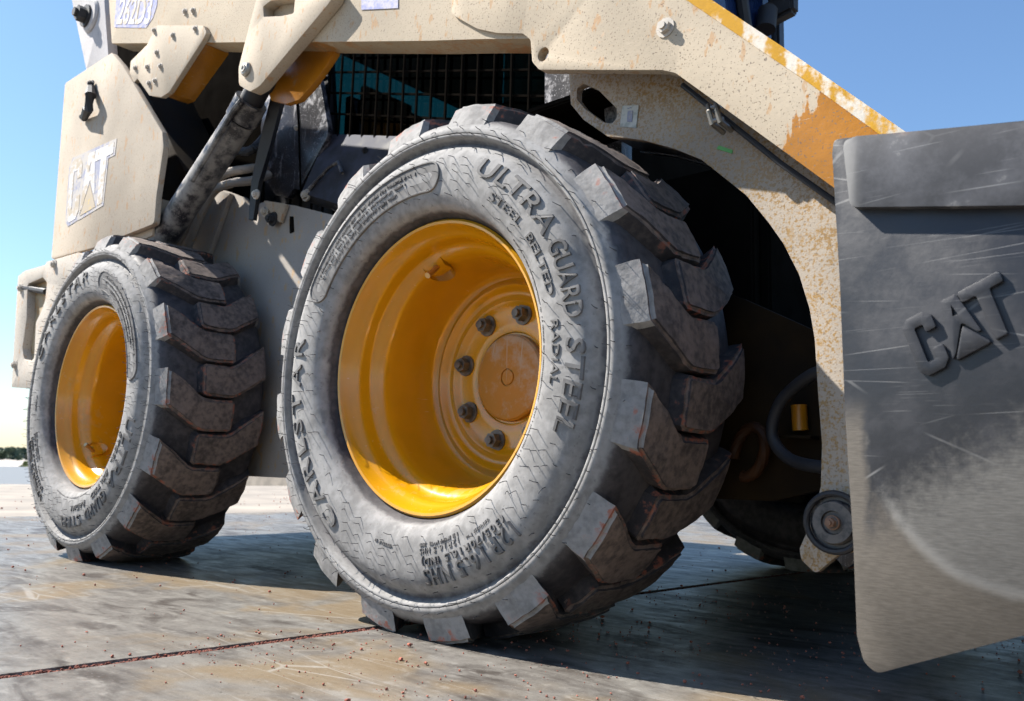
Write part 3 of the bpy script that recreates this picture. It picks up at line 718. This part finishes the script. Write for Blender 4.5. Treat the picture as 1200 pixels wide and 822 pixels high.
tube('oil_pipe', [(-0.7746,0.1,1.0834), (-0.8029,0.1,1.0702), (-0.848,0.1,1.0356), (-0.983,0.1,0.9335)], .007, M['cyl'], L, 8)

# ---- rear tower guard with the big emblem decal, bumper guard, links
tw = fillet([(-1.4957,1.4255), (-1.843,1.433), (-1.8037,0.8509), (-1.489,0.8395), (-1.1259,0.8453), (-1.1273,0.9176), (-1.1106,1.0459), (-1.1251,1.0885), (-1.4153,1.3634)], .012, 4)
plate('rear_guard', tw, .08, .095, M['tower'], L, bevel=.002)
plate('rear_guard_return', fillet([(-1.1557,0.9239), (-1.1762,0.8269), (-1.3131,0.8164), (-1.3353,0.9279)], .004, 2), .10, .16, M['tower'], L)
plate('rear_tower', [(-1.615,1.4402), (-1.8395,1.4778), (-1.8885,0.9463), (-1.3284,0.9067), (-1.2792,1.0594)], .22, .38, M['shadedark'], L, bevel=.004)
lk = fillet([(-2.0277,1.8686), (-1.9788,1.7876), (-1.7885,1.4778), (-1.6137,1.4573), (-1.6285,1.4842), (-1.6994,1.6845), (-1.72,1.7504)], .003, 2)
plate('tower_link', lk, .12, .15, M['link'], L)
rp = mesh_of(*lathe_mesh([(.0001, -.004), (.030, -.004), (.034, 0), (.034, .006)], 32), 'pin', 30); rp.materials.append(M['link'])
bolt((-1.7871,0.116,1.6591), rp, name='pin', sc_=1.6)
rp2 = bolt_mesh(.016, .02); rp2.materials.append(M['rubberhose']); bolt((-1.8007,0.108,1.6604), rp2, sc_=1.6)
# spring latch on the guard
lz = (-1.6108,0.07,1.3554); lz2 = (-1.6127,0.07,1.2566)
bm = bmesh.new(); add_tube(bm, [(-1.6012,0.072,1.3452), (-1.5637,0.058,1.3053), (-1.5727,0.058,1.2656), (-1.6311,0.07,1.2561)], [.012, .016, .015, .010], 8); finish(bm, 'latch', M['rubberhose'], L)
bolt((-1.6027,0.074,1.3572), rp2, sc_=.55); bolt((-1.6428,0.074,1.2632), rp2, sc_=.5)
# bumper guard behind the rear tyre
slot = fillet([(-1.8943,0.7792), (-1.7703,0.7846), (-1.7313,0.7639), (-1.73,0.7094), (-1.7598,0.6713), (-1.7873,0.648), (-1.7706,0.5384), (-1.8017,0.5276), (-1.8546,0.5414), (-1.8785,0.5745), (-1.87,0.6692), (-1.8844,0.7322)], .012, 4)
bgp = fillet([(-1.9858,0.8157), (-1.9294,0.8261), (-1.7599,0.8213), (-1.752,0.8294), (-1.5149,0.8223)]+[(-1.46, .80), (-1.56, .735), (-1.64, .635), (-1.68, .53), (-1.69, .45)]+[(-1.7584,0.4463), (-1.9375,0.4591)], .008, 3)
plate('bumper_guard', bgp, .05, .075, M['guard'], L, bevel=.003, holes=[slot])
plate('bumper_guard_back', [(min(x, -1.695), z) for x, z in [(-1.9936,0.8168), (-1.6439,0.801), (-1.6145,0.4427), (-1.9182,0.4635)]], .074, .10, M['under'], L)
tube('guard_bar', [(-1.952,0.055,0.7764), (-1.7772,0.066,0.7437)], .010, M['rubberhose'], L, 8)
for q in ((-1.9431,0.05,0.7717), (-1.9226,0.05,0.5272), (-1.685,0.05,0.812)): bolt(q, sc_=1.6)

# emblem and decals
EM_C = [(.30, .41), (.30, .55), (.235, .62), (.065, .62), (0, .55), (0, .07), (.065, 0), (.235, 0), (.30, .07), (.30, .23), (.195, .23), (.195, .12), (.105, .12), (.105, .50), (.195, .50), (.195, .41)]
EM_A = [(.325, .02), (.425, .62), (.575, .62), (.665, .15), (.625, .17), (.525, .33), (.38, .08)]
EM_AH = [(.475, .42), (.500, .54), (.527, .42)]
EM_T = [(.595, .62), (1.0, .62), (1.0, .50), (.865, .50), (.865, 0), (.745, 0), (.735, .50), (.595, .50)]
EM_V = [(.345, 0), (.525, .295), (.715, 0)]
def quad_fn(BL, BR, TL, TR, vmax=.62):
    def fn(p):
        u, v = p[0], p[1]/vmax
        return tuple(BL[i]*(1-u)*(1-v)+BR[i]*u*(1-v)+TL[i]*(1-u)*v+TR[i]*u*v for i in (0, 1))
    return fn
def poly_grow(pts, d):
    n = len(pts); out = []; ar = sum(pts[i-1][0]*pts[i][1]-pts[i][0]*pts[i-1][1] for i in range(n)); sg = 1 if ar > 0 else -1
    for i in range(n):
        p = Vector(pts[i]); a = (p-Vector(pts[i-1])).normalized(); b = (Vector(pts[(i+1) % n])-p).normalized()
        na, nb = Vector((a.y, -a.x))*sg, Vector((b.y, -b.x))*sg; m = (na+nb); m = m/max(.35, m.length_squared/2) if m.length > .2 else na
        q = p+m*d; out.append((q.x, q.y))
    return out
def faded(name, col, under, amt):
    g = NT(name); n1 = g.noise(scale=55, detail=6, rough=.7); n2 = g.noise(scale=9, detail=3)
    return g.out(g.mix(g.ramp(g.math('ADD', g.math('MULTIPLY', n1, .6), g.math('MULTIPLY', n2, .4)), .5-amt*.25, .62-amt*.25), col, under), .75, 0, n1, .2, .0005)
M['dwhite'] = faded('faded white decal', (.62, .60, .60), DUST, .25)
M['dnavy'] = faded('faded navy decal', (.26, .27, .36), (.46, .42, .38), .35)
M['dlav'] = faded('faded lavender decal', (.20, .22, .44), (.40, .38, .42), .2)
M['dyellow'] = faded('faded yellow decal', (.60, .42, .12), DUST, .6)
fq = quad_fn(*[(-1.7087,0.9452), (-1.421,0.9661), (-1.7219,1.1438), (-1.4144,1.1315)])
bx_ = quad_fn(*[(-1.7087,0.9452), (-1.421,0.9661), (-1.7219,1.1438), (-1.4144,1.1315)])
bgd = [(-.035, .58), (-.035, .03), (.04, -.035), (.30, -.03), (.34, -.035), (.74, -.035), (.90, -.035), (.90, .47), (1.04, .47), (1.04, .655), (.58, .655), (.40, .655), (.04, .655)]
plate('decal_backing', [fq(p) for p in bgd], .0790, .0812, M['dnavy'], L, bevel=0)
for pts, h_, m in ((EM_C, (), 'dwhite'), (EM_A, (EM_AH,), 'dwhite'), (EM_T, (), 'dwhite'), (EM_V, (), 'dyellow')):
    plate('decal_letter', [fq(p) for p in pts], .0782, .0805, M[m], L, bevel=0, holes=[[fq(p) for p in q] for q in h_])
mq = [(-1.5327,1.5334), (-1.2955,1.4525), (-1.5248,1.6221), (-1.296,1.5395)]
def mfn(y):
    f_ = quad_fn(*mq, vmax=1)
    def fn(u, v, w): x, z = f_((u, v)); return Vector((x, y+.001-.0014*w, z))
    return fn
text_map('model_lettering', '262D3', mfn(.0985), M['dwhite'], L, offset=.02, shear=.18, spacing=.95)
mb = quad_fn(*[(-1.5466,1.53), (-1.2615,1.4332), (-1.5506,1.6482), (-1.2711,1.543)], vmax=1)
plate('model_decal', fillet([mb(p) for p in ((0, 0), (.78, -.02), (.92, .25), (1, .6), (1, 1), (0, 1))], .01, 3), .0990, .1005, M['dlav'], L, bevel=0)
sw = quad_fn(*[(-0.3343,1.1502), (-0.2202,1.1126), (-0.3371,1.1841), (-0.2223,1.143)], vmax=1)
plate('faded_sticker', [sw(p) for p in ((0, 0), (1, 0), (1, 1), (0, 1))], .0985, .1005, M['dlav'], L, bevel=0)

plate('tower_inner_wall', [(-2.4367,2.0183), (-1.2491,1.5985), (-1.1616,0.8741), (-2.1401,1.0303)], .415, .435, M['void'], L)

# ---- front arm below the boom
ar_in = [(0.144,0.845), (0.1708,0.8115), (0.2183,0.7716), (0.249,0.7619), (0.2848,0.749), (0.3389,0.7226), (0.3824,0.6963), (0.4136,0.6661), (0.4512,0.6295), (0.4819,0.5869), (0.5028,0.5538), (0.5234,0.5092), (0.5363,0.4627), (0.5421,0.4227), (0.5445,0.3601), (0.5483,0.2923), (0.5455,0.2392), (0.5317,0.1942), (0.517,0.1626), (0.5189,0.15), (0.5368,0.1343), (0.5624,0.1578)]
arm_o = ar_in+[(0.6136,0.1739), (0.6257,0.2528), (0.6359,0.5697), (0.5808,0.6299), (0.4851,0.7165), (0.3395,0.8737), (0.1347,0.9399)]
shole = fillet([(0.1558,0.8695), (0.1696,0.8735), (0.1989,0.8541), (0.2356,0.8126), (0.2358,0.7972), (0.2262,0.7899), (0.2098,0.797), (0.1722,0.8299), (0.1562,0.8504)], .006, 3)
plate('lower_arm', fillet(arm_o, .006, 2), .172, .186, M['arm'], L, bevel=.002, holes=[shole])
plate('lower_arm_inner', fillet([(x+.004, z) for x, z in arm_o], .006, 2), .262, .274, M['flange'], L, bevel=.002)
bm = bmesh.new(); path = ar_in[2:17]; rows = []
for i, (x, z) in enumerate(path):
    a = Vector(path[max(0, i-1)]); b = Vector(path[min(len(path)-1, i+1)]); t = (b-a).normalized(); nn = Vector((-t.y, t.x)); nn = nn if nn.x+nn.y > 0 else -nn
    p = Vector((x, z))+nn*.003; q = p+nn*.008
    rows.append([bm.verts.new((p.x, .186, p.y)), bm.verts.new((p.x, .262, p.y)), bm.verts.new((q.x, .262, q.y)), bm.verts.new((q.x, .186, q.y))])
for A, B in zip(rows, rows[1:]):
    for k in range(4): bm.faces.new((A[k], A[(k+1) % 4], B[(k+1) % 4], B[k]))
finish(bm, 'arm_web', M['flange'], L)
g = NT('pale paper sticker'); M['paper'] = g.out(g.mix(g.ramp(g.noise(scale=90, detail=3), .45, .6), (.50, .50, .46), (.34, .36, .33)), .8)
g = NT('green tape'); M['tape'] = g.out((.10, .34, .08), .6)
plate('inspection_sticker', [(0.2426,0.7807), (0.2726,0.771), (0.2769,0.8061), (0.2471,0.8136)], .1705, .1722, M['paper'], L, bevel=0)
for s_ in (0, 1, 2):
    plate('sticker_print', [(0.256,0.7853), (0.2654,0.7821), (0.2668,0.8003), (0.2574,0.8028)] if s_ == 0 else [(x+.004*s_, z-.001) for x, z in [(0.2526,0.8069), (0.2558,0.806), (0.2557,0.8074), (0.2526,0.8083)]], .1698, .1708, M['dnavy'], L, bevel=0)
plate('green_tape', [(0.4075,0.7055), (0.431,0.6931), (0.4324,0.6977), (0.4115,0.7096)], .1705, .1722, M['tape'], L, bevel=0)
# hose clamp and hydraulic tube under the drop plate
tube('hydraulic_tube', [(0.3628,0.155,0.8077), (0.4326,0.15,0.7357), (0.5113,0.15,0.6543), (0.6024,0.15,0.5688)], .004, M['rubberhose'], L, 10)
bm = bmesh.new(); q = Vector((0.4289,0.14,0.7358))
for dx in (-.006, .006):
    add_tube(bm, [q+Vector((dx-.004, -.012, .016)), q+Vector((dx, -.018, .004)), q+Vector((dx+.002, -.014, -.012)), q+Vector((dx+.006, .012, -.018))], .004, 8)
add_tube(bm, [q+Vector((-.008, -.014, .010)), q+Vector((.010, -.014, .010))], .0035, 8); add_tube(bm, [q+Vector((-.006, -.014, -.009)), q+Vector((.012, -.012, -.009))], .0035, 8)
finish(bm, 'hose_clamp', M['zinc'], L)
# bucket pivot pin at the foot of the arm
pv = (0.5698,0.172,0.1985)
pm = mesh_of(*lathe_mesh([(.0001, -.030), (.007, -.030), (.008, -.024), (.013, -.024), (.014, -.028), (.024, -.028), (.026, -.022), (.0265, -.018), (.031, -.018), (.033, -.014), (.033, .004)], 40), 'pivot_pin', 30); pm.materials.append(M['pin'])
bolt(pv, pm, name='pivot_pin')
g = NT('rusty bolt'); M['rust'] = g.out(g.mix(g.noise(scale=120, detail=4), (.16, .07, .04), (.30, .20, .14)), .85)
rb = bolt_mesh(.006, .012); rb.materials.append(M['rust']); bolt((pv[0], pv[1]-.027, pv[2]), rb)
tube('pivot_ring', [(pv[0]+.034*math.cos(t/18*math.pi), .150, pv[2]+.034*math.sin(t/18*math.pi)) for t in range(38)], .004, M['rubberhose'], L, 8)

box('sun_blocker', .02, .30, .20, .41, .868, .880, M['void'], L, bevel=.003)  # added plate that blocks sun falling between boom and cab

# ---- chassis, belly, front parts seen past the tyre
ch = [(-2.1024,0.8599), (-1.5362,0.8674), (-1.2961,0.9834), (-1.1952,1.0063), (-1.0912,0.9658), (-1.0564,0.9304), (-0.9692,0.9301), (-0.8368,0.8932), (-0.6826,0.8416), (-0.5401,0.7945), (-0.1836,0.6658)]+[(.06, .60), (.06, .215), (-1.9, .215), (-1.95, .5)]
plate('chassis_side', fillet(ch, .010, 3), .30, .318, M['chassis'], L, bevel=.004)
plate('chassis_front_side', fillet([(.063, .60)]+[(0.3371,0.534), (0.3798,0.5157), (0.4878,0.4577)]+[(.50, .235), (.42, .215), (.063, .215)], .01, 3), .302, .318, M['shadedark'], L, bevel=.004)  # separate piece so its darker colour can carry the gap's shade
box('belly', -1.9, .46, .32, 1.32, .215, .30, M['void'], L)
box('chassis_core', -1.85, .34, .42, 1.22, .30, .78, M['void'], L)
plate('chassis_side', fillet([(x, z) for x, z in ((-1.9, .3), (-1.9, .75), (.2, .75), (.48, .48), (.48, .23), (-1.85, .215))], .01, 3), 1.322, 1.34, M['chassis'], L)
plate('chassis_bracket', fillet([(-0.961,0.9272), (-0.8562,0.8979), (-0.8777,0.8527), (-0.9245,0.8882)], .002, 2), .286, .298, M['tower'], L)
bolt((-0.9534,0.29,0.8969), sc_=1.6); bolt((-0.9064,0.285,0.8666), rp2, sc_=.8)
plate('chassis_slot_cover', fillet([(-0.8478,0.822), (-0.8293,0.8233), (-0.8375,0.8645), (-0.8528,0.8673)], .002, 2), .298, .302, M['void'], L, bevel=0)
plate('chassis_panel_rib', fillet([(-1.3774,0.7417), (-1.2949,0.9755), (-1.1944,1.0012), (-1.1328,0.9814), (-1.2242,0.8209), (-1.2411,0.713)], .006, 3), .285, .2985, M['chassis'], L)
tube('hose', spline([(-1.3955,0.27,0.8658), (-1.2233,0.26,0.9889), (-1.1276,0.26,1.0253), (-1.0663,0.3,1.0403), (-1.0895,0.36,1.0677)]), .012, M['chassis'], L, 10)
tube('hose', spline([(-1.2986,0.25,0.8216), (-1.1594,0.24,0.9612), (-1.0781,0.25,0.9857), (-1.0487,0.3,1.0028), (-1.0647,0.36,1.04)]), .012, M['chassis'], L, 10)
tube('hose', spline([(-1.2146,0.3,1.1441), (-1.051,0.27,1.076), (-1.005,0.28,1.0824), (-1.0351,0.34,1.1621)]), .012, M['rubberhose'], L, 10)
bm = bmesh.new(); add_tube(bm, [(-0.7708,0.2,1.1569), (-0.8213,0.2,1.0178), (-0.8519,0.2,0.9269), (-0.8595,0.2,0.8355)], [.020, .019, .014, .010], 4); finish(bm, 'lock_strut', M['black'], L)
bolt((-0.8267,0.185,0.8898), sc_=1.3)
tube('hose', spline([(0.5682,0.2,0.3811), (0.5258,0.21,0.3844), (0.4664,0.24,0.3531), (0.4474,0.25,0.3072), (0.4758,0.24,0.2745), (0.5342,0.21,0.2636), (0.5757,0.2,0.2674)]), .0085, M['rubberhose'], L, 12)
box('valve_block', .40, .45, .34, .40, .27, .40, M['shadedark'], L)
tube('fitting', [(0.4688,0.29,0.3508), (0.4705,0.29,0.3149)], .011, M['clean'], L, 12)
plate('front_shelf', [(0.4435,0.3096), (0.493,0.3069), (0.4929,0.3022), (0.4434,0.3047)], .27, .30, M['shadedark'], L, bevel=.001)
bm = bmesh.new(); hk = [Vector((0.4005,0.275,0.2842))+Vector((.024*math.cos(t), 0, .034*math.sin(t)+.01*math.cos(t))) for t in [R(-120+300*k/20) for k in range(21)]]
add_tube(bm, hk, .0085, 10); finish(bm, 'tie_down_hook', M['hookpaint'], L)

# ---- cab: black side frame, safety mesh, glass, interior, front door glass
cp = [(-1.1258,1.3344), (-0.9045,1.3623), (-0.8208,1.1219), (-0.8186,1.098), (-0.9358,0.9739), (-0.9606,0.9837), (-0.9864,0.9625), (-1.0505,0.9825), (-1.0891,1.0224), (-1.1173,1.0408), (-1.1505,1.2065)]
plate('cab_side_panel', fillet(cp, .004, 2), .375, .39, M['cabpanel'], L, bevel=.002)
tube('panel_seam', [(-0.984,0.373,1.2931), (-0.9528,0.373,1.1518), (-0.9253,0.373,0.9662)], .0025, M['void'], L, 6)
bolt((-0.9636,0.372,1.1543), sc_=.8)
bm = bmesh.new()
lt = [(-0.8631,0.405,1.1226), (-0.1025,0.405,0.915)]; lb = [(-0.8634,0.335,0.9413), (-0.6747,0.335,0.869), (-0.0402,0.335,0.7518)]
vv = [bm.verts.new(p) for p in (lt[0], lt[1], lb[2], lb[1], lb[0])]
f_ = bm.faces.new(vv); e = bmesh.ops.extrude_face_region(bm, geom=[f_]); bmesh.ops.translate(bm, verts=[q for q in e['geom'] if isinstance(q, bmesh.types.BMVert)], vec=(0, .03, -.02))
finish(bm, 'cab_ledge', M['ledge'], L)
bolt((-0.8441,0.338,0.9314), sc_=1.7); bolt((-0.6714,0.385,1.0236), rp2, sc_=.4)
tube('ledge_rod', [(-0.8299,0.335,0.9436), (-0.7747,0.352,0.9929), (-0.7447,0.358,1.0036), (-0.7132,0.35,0.9654)], .005, M['cyl'], L, 8)
plate('cab_front_post', fillet([(-0.1038,1.1095), (-0.0941,0.761), (0.0916,0.7267), (0.0881,1.0474)], .005, 2), .395, .43, M['cabpanel'], L)
plate('cab_rear_post', [(-1.3291,1.8572), (-0.9713,1.7086), (-0.8311,0.8787), (-1.2155,0.9469)], .42, .45, M['black'], L)
# mesh: flat steel bars, one by one
def bar_mesh(a, b, w_, d_):
    return None
MX0, MX1, MZ0, MZ1 = -1.02, -.08, .88, 1.42
vb_me = None
bm = bmesh.new(); bmesh.ops.create_cube(bm, size=1)
for v in bm.verts: v.co = Vector((v.co.x*.0046, v.co.y*.005, v.co.z*(MZ1-MZ0)))
vme = bpy.data.meshes.new('mesh_bar'); bm.to_mesh(vme); bm.free(); vme.materials.append(M['void'])
bm = bmesh.new(); bmesh.ops.create_cube(bm, size=1)
for v in bm.verts: v.co = Vector((v.co.x*(MX1-MX0), v.co.y*.005, v.co.z*.0046))
hme = bpy.data.meshes.new('mesh_bar'); bm.to_mesh(hme); bm.free(); hme.materials.append(M['void'])
n = int((MX1-MX0)/.051)
for i in range(n+1):
    o = bpy.data.objects.new('mesh_bar', vme); C.objects.link(o); o.parent = L; o.location = (MX0+i*.051, .405, (MZ0+MZ1)/2)
for i in range(10):
    o = bpy.data.objects.new('mesh_bar', hme); C.objects.link(o); o.parent = L; o.location = ((MX0+MX1)/2, .412, .913+i*.0585); o.rotation_euler = (0, R(16.5), 0)
gp = box('cab_glass', MX0, MX1, .436, .442, MZ0-.02, MZ1, M['glass'], L, bevel=0)
box('cab_floor', -1.05, .02, .44, 1.2, .80, .86, M['void'], L)
box('cab_roof', -1.15, .06, .40, 1.26, 1.95, 2.03, M['black'], L, bevel=.02)
def cab_wall(name, x, y0, y1, z0, z1, wy0, wy1, wz0, wz1, mt):
    """wall across the machine with a window opening"""
    box(name, x-.015, x+.015, y0, wy0, z0, z1, mt, L); box(name, x-.015, x+.015, wy1, y1, z0, z1, mt, L)
    box(name, x-.013, x+.013, wy0, wy1, z0, wz0, mt, L); box(name, x-.013, x+.013, wy0, wy1, wz1, z1, mt, L)
cab_wall('cab_rear_wall', -1.09, .45, 1.2, .86, 1.95, .56, 1.12, 1.14, 1.50, M['void'])
box('seat', -.86, -.45, .54, 1.0, .86, 1.0, M['void'], L, bevel=.04)
box('seat', -1.0, -.88, .52, .80, .95, 1.34, M['void'], L, bevel=.05)
# far side of the cab with its own window
fw = [(-1.1, .8), (.0, .8), (.0, 1.95), (-1.1, 1.95)]; fh = [(-1.0, 1.52), (-1.0, 1.80), (-.3, 1.80), (-.3, 1.52)]
plate('cab_far_side', fw, 1.2, 1.23, M['black'], L, holes=[fh])
plate('cab_far_glass', [(-1.0, 1.29), (-1.0, 1.81), (-.1, 1.81), (-.1, 1.29)], 1.232, 1.237, M['glass'], L, bevel=0)
for i in range(14):
    o = bpy.data.objects.new('mesh_bar', vme); C.objects.link(o); o.parent = L; o.location = (-.98+i*.0585*1.15, 1.245, 1.55)
for i in range(5):
    o = bpy.data.objects.new('mesh_bar', hme); C.objects.link(o); o.parent = L; o.location = (-.55, 1.252, 1.34+i*.10)
# front of cab: door glass in its frame, hinge side post at the far corner
box('cab_front_frame', .0, .03, .43, .50, .80, 1.95, M['black'], L)
box('cab_front_sill', .0, .03, .50, 1.20, .80, 1.18, M['void'], L)
box('cab_door_glass', .012, .020, .50, 1.20, 1.18, 1.94, M['doorglass'], L, bevel=.001)
tube('door_seal', spline([(.034, .98, 1.60), (.034, 1.0, 1.45), (.034, 1.04, 1.33), (.034, 1.10, 1.22)]), .016, M['rubberhose'], L, 8)
box('cab_corner_post', -.01, .025, 1.235, 1.275, .80, 1.95, M['black'], L, bevel=.006)
tube('door_hinge', [(.05, 1.10, 1.40), (.05, 1.115, 1.46)], .026, M['rubberhose'], L, 12)
tube('door_hinge', [(.05, 1.05, 1.49), (.05, 1.09, 1.56)], .018, M['rubberhose'], L, 12)
tube('door_hinge', [(.05, 1.12, 1.47), (.03, 1.2, 1.50)], .014, M['rubberhose'], L, 12)
bm = bmesh.new(); bmesh.ops.create_cube(bm, size=1)
for v in bm.verts: v.co = Vector((.07+v.co.x*.07, 1.165+v.co.y*(.055 if v.co.z > 0 else .042), 1.52+v.co.z*.15+(.012 if v.co.x > 0 else 0)))
bmesh.ops.bevel(bm, geom=bm.edges[:], offset=.008, segments=2, affect='EDGES'); finish(bm, 'work_lamp', M['rubberhose'], L)

# rest of the body behind and above the frame
box('engine_cover', -1.98, -1.12, .44, 1.20, .78, 1.22, M['void'], L, bevel=.03)
box('rear_door', -2.06, -1.985, .46, 1.18, .42, 1.2, M['guard'], L, bevel=.02)
box('coupler', .575, .64, .24, 1.40, .10, .50, M['void'], L, bevel=.01)
box('front_bulkhead', .34, .36, .44, 1.2, .30, .80, M['void'], L)
plate('lower_arm', fillet([(x, z) for x, z in arm_o], .006, 2), 1.454, 1.468, M['arm'], L, bevel=.002)

# ------------------------------------------------------------------ bucket
BK = empty('loader_bucket', (.70, -.08, .10)); BK['label'] = 'scratched black steel bucket tilted back in front of the loader'; BK['category'] = 'bucket'
def bk(o): o.parent = BK; o.matrix_parent_inverse = Matrix.Translation((-.70, .08, -.10)); return o
YK = -.08
cheek = fillet([(0.6669,0.5689), (0.67,0.5734), (0.679,0.5737), (0.6895,0.5728), (0.8287,0.5548)], .003, 2)
out = [(0.6664,0.5622), (0.6684,0.5755), (0.679,0.5746), (0.8286,0.5529)]
lowp = [(0.8082,0.1318), (0.7171,0.0933), (0.6934,0.0829), (0.6827,0.0912), (0.6774,0.1129), (0.6765,0.1907), (0.6721,0.3139), (0.6705,0.435)]
ck = [out[0], out[1], out[2], out[3], (1.02, .545), (1.22, .40), (1.30, .34), (1.18, .285)]+[(.94, .192)]+lowp
plate('side_plate', fillet(ck, .012, 4), YK, YK+.018, M['bucket'], None, bevel=.0025); bk(bpy.data.objects['side_plate'])
o = plate('side_plate', fillet(ck, .012, 4), 1.70, 1.718, M['bucket'], None, bevel=.0025); bk(o)
barp = fillet([(0.6833,0.5676), (0.6847,0.502), (0.8281,0.4772), (0.8316,0.5483), (0.6905,0.5683)]+[], .008, 4)
b2 = [(0.6812,0.5622), (0.6859,0.5018), (0.8281,0.4765), (0.8315,0.5476), (0.6929,0.5694), (0.6833,0.5676)]
x1, zt, zb = b2[3][0], b2[3][1], b2[2][1]
barp = fillet([b2[0], b2[1], b2[2], (1.02, zb-.004), (1.02, .535), b2[3], b2[4], b2[5]], .009, 4)
bk(plate('top_bar', barp, YK-.011, YK-.0005, M['bar'], None, bevel=.004, seg=3))
bo = [Vector((*q, 0)) for q in [(0.7419,0.3382), (0.8195,0.378), (0.7244,0.389), (0.805,0.4265)]]
ef = quad_fn(*[(v.x, v.y) for v in bo])
for pts, h_ in ((EM_C, ()), (EM_A, (EM_AH,)), (EM_T, ()), (EM_V, ())):
    bk(plate('raised_emblem', fillet([ef(p) for p in pts], .0018, 2), YK-.0042, YK+.001, M['bucket'], None, bevel=.0018, seg=2, holes=[[ef(p) for p in q] for q in h_]))
# shell: back, heel and floor swept across the width
prof_s = [(.705, .548), (.690, .50), (.688, .42), (.690, .30), (.694, .20), (.700, .13), (.715, .105), (.74, .108), (.94, .205), (1.27, .338)]
bm = bmesh.new(); n = len(prof_s)
for y in (YK+.018, 1.70):
    pass
v0 = [[bm.verts.new((x, y, z)) for x, z in prof_s] for y in (YK+.018, 1.70)]; v1 = [[bm.verts.new((x+.012, y, z+.012)) for x, z in prof_s] for y in (YK+.018, 1.70)]
for A in (v0, v1):
    for i in range(n-1): bm.faces.new((A[0][i], A[0][i+1], A[1][i+1], A[1][i]))
for i in (0, n-1): bm.faces.new((v0[0][i], v0[1][i], v1[1][i], v1[0][i]))
bk(finish(bm, 'shell', M['bucket']))
bk(box('cutting_edge', 1.20, 1.36, YK-.004, 1.722, .318, .336, M['bar'], None))
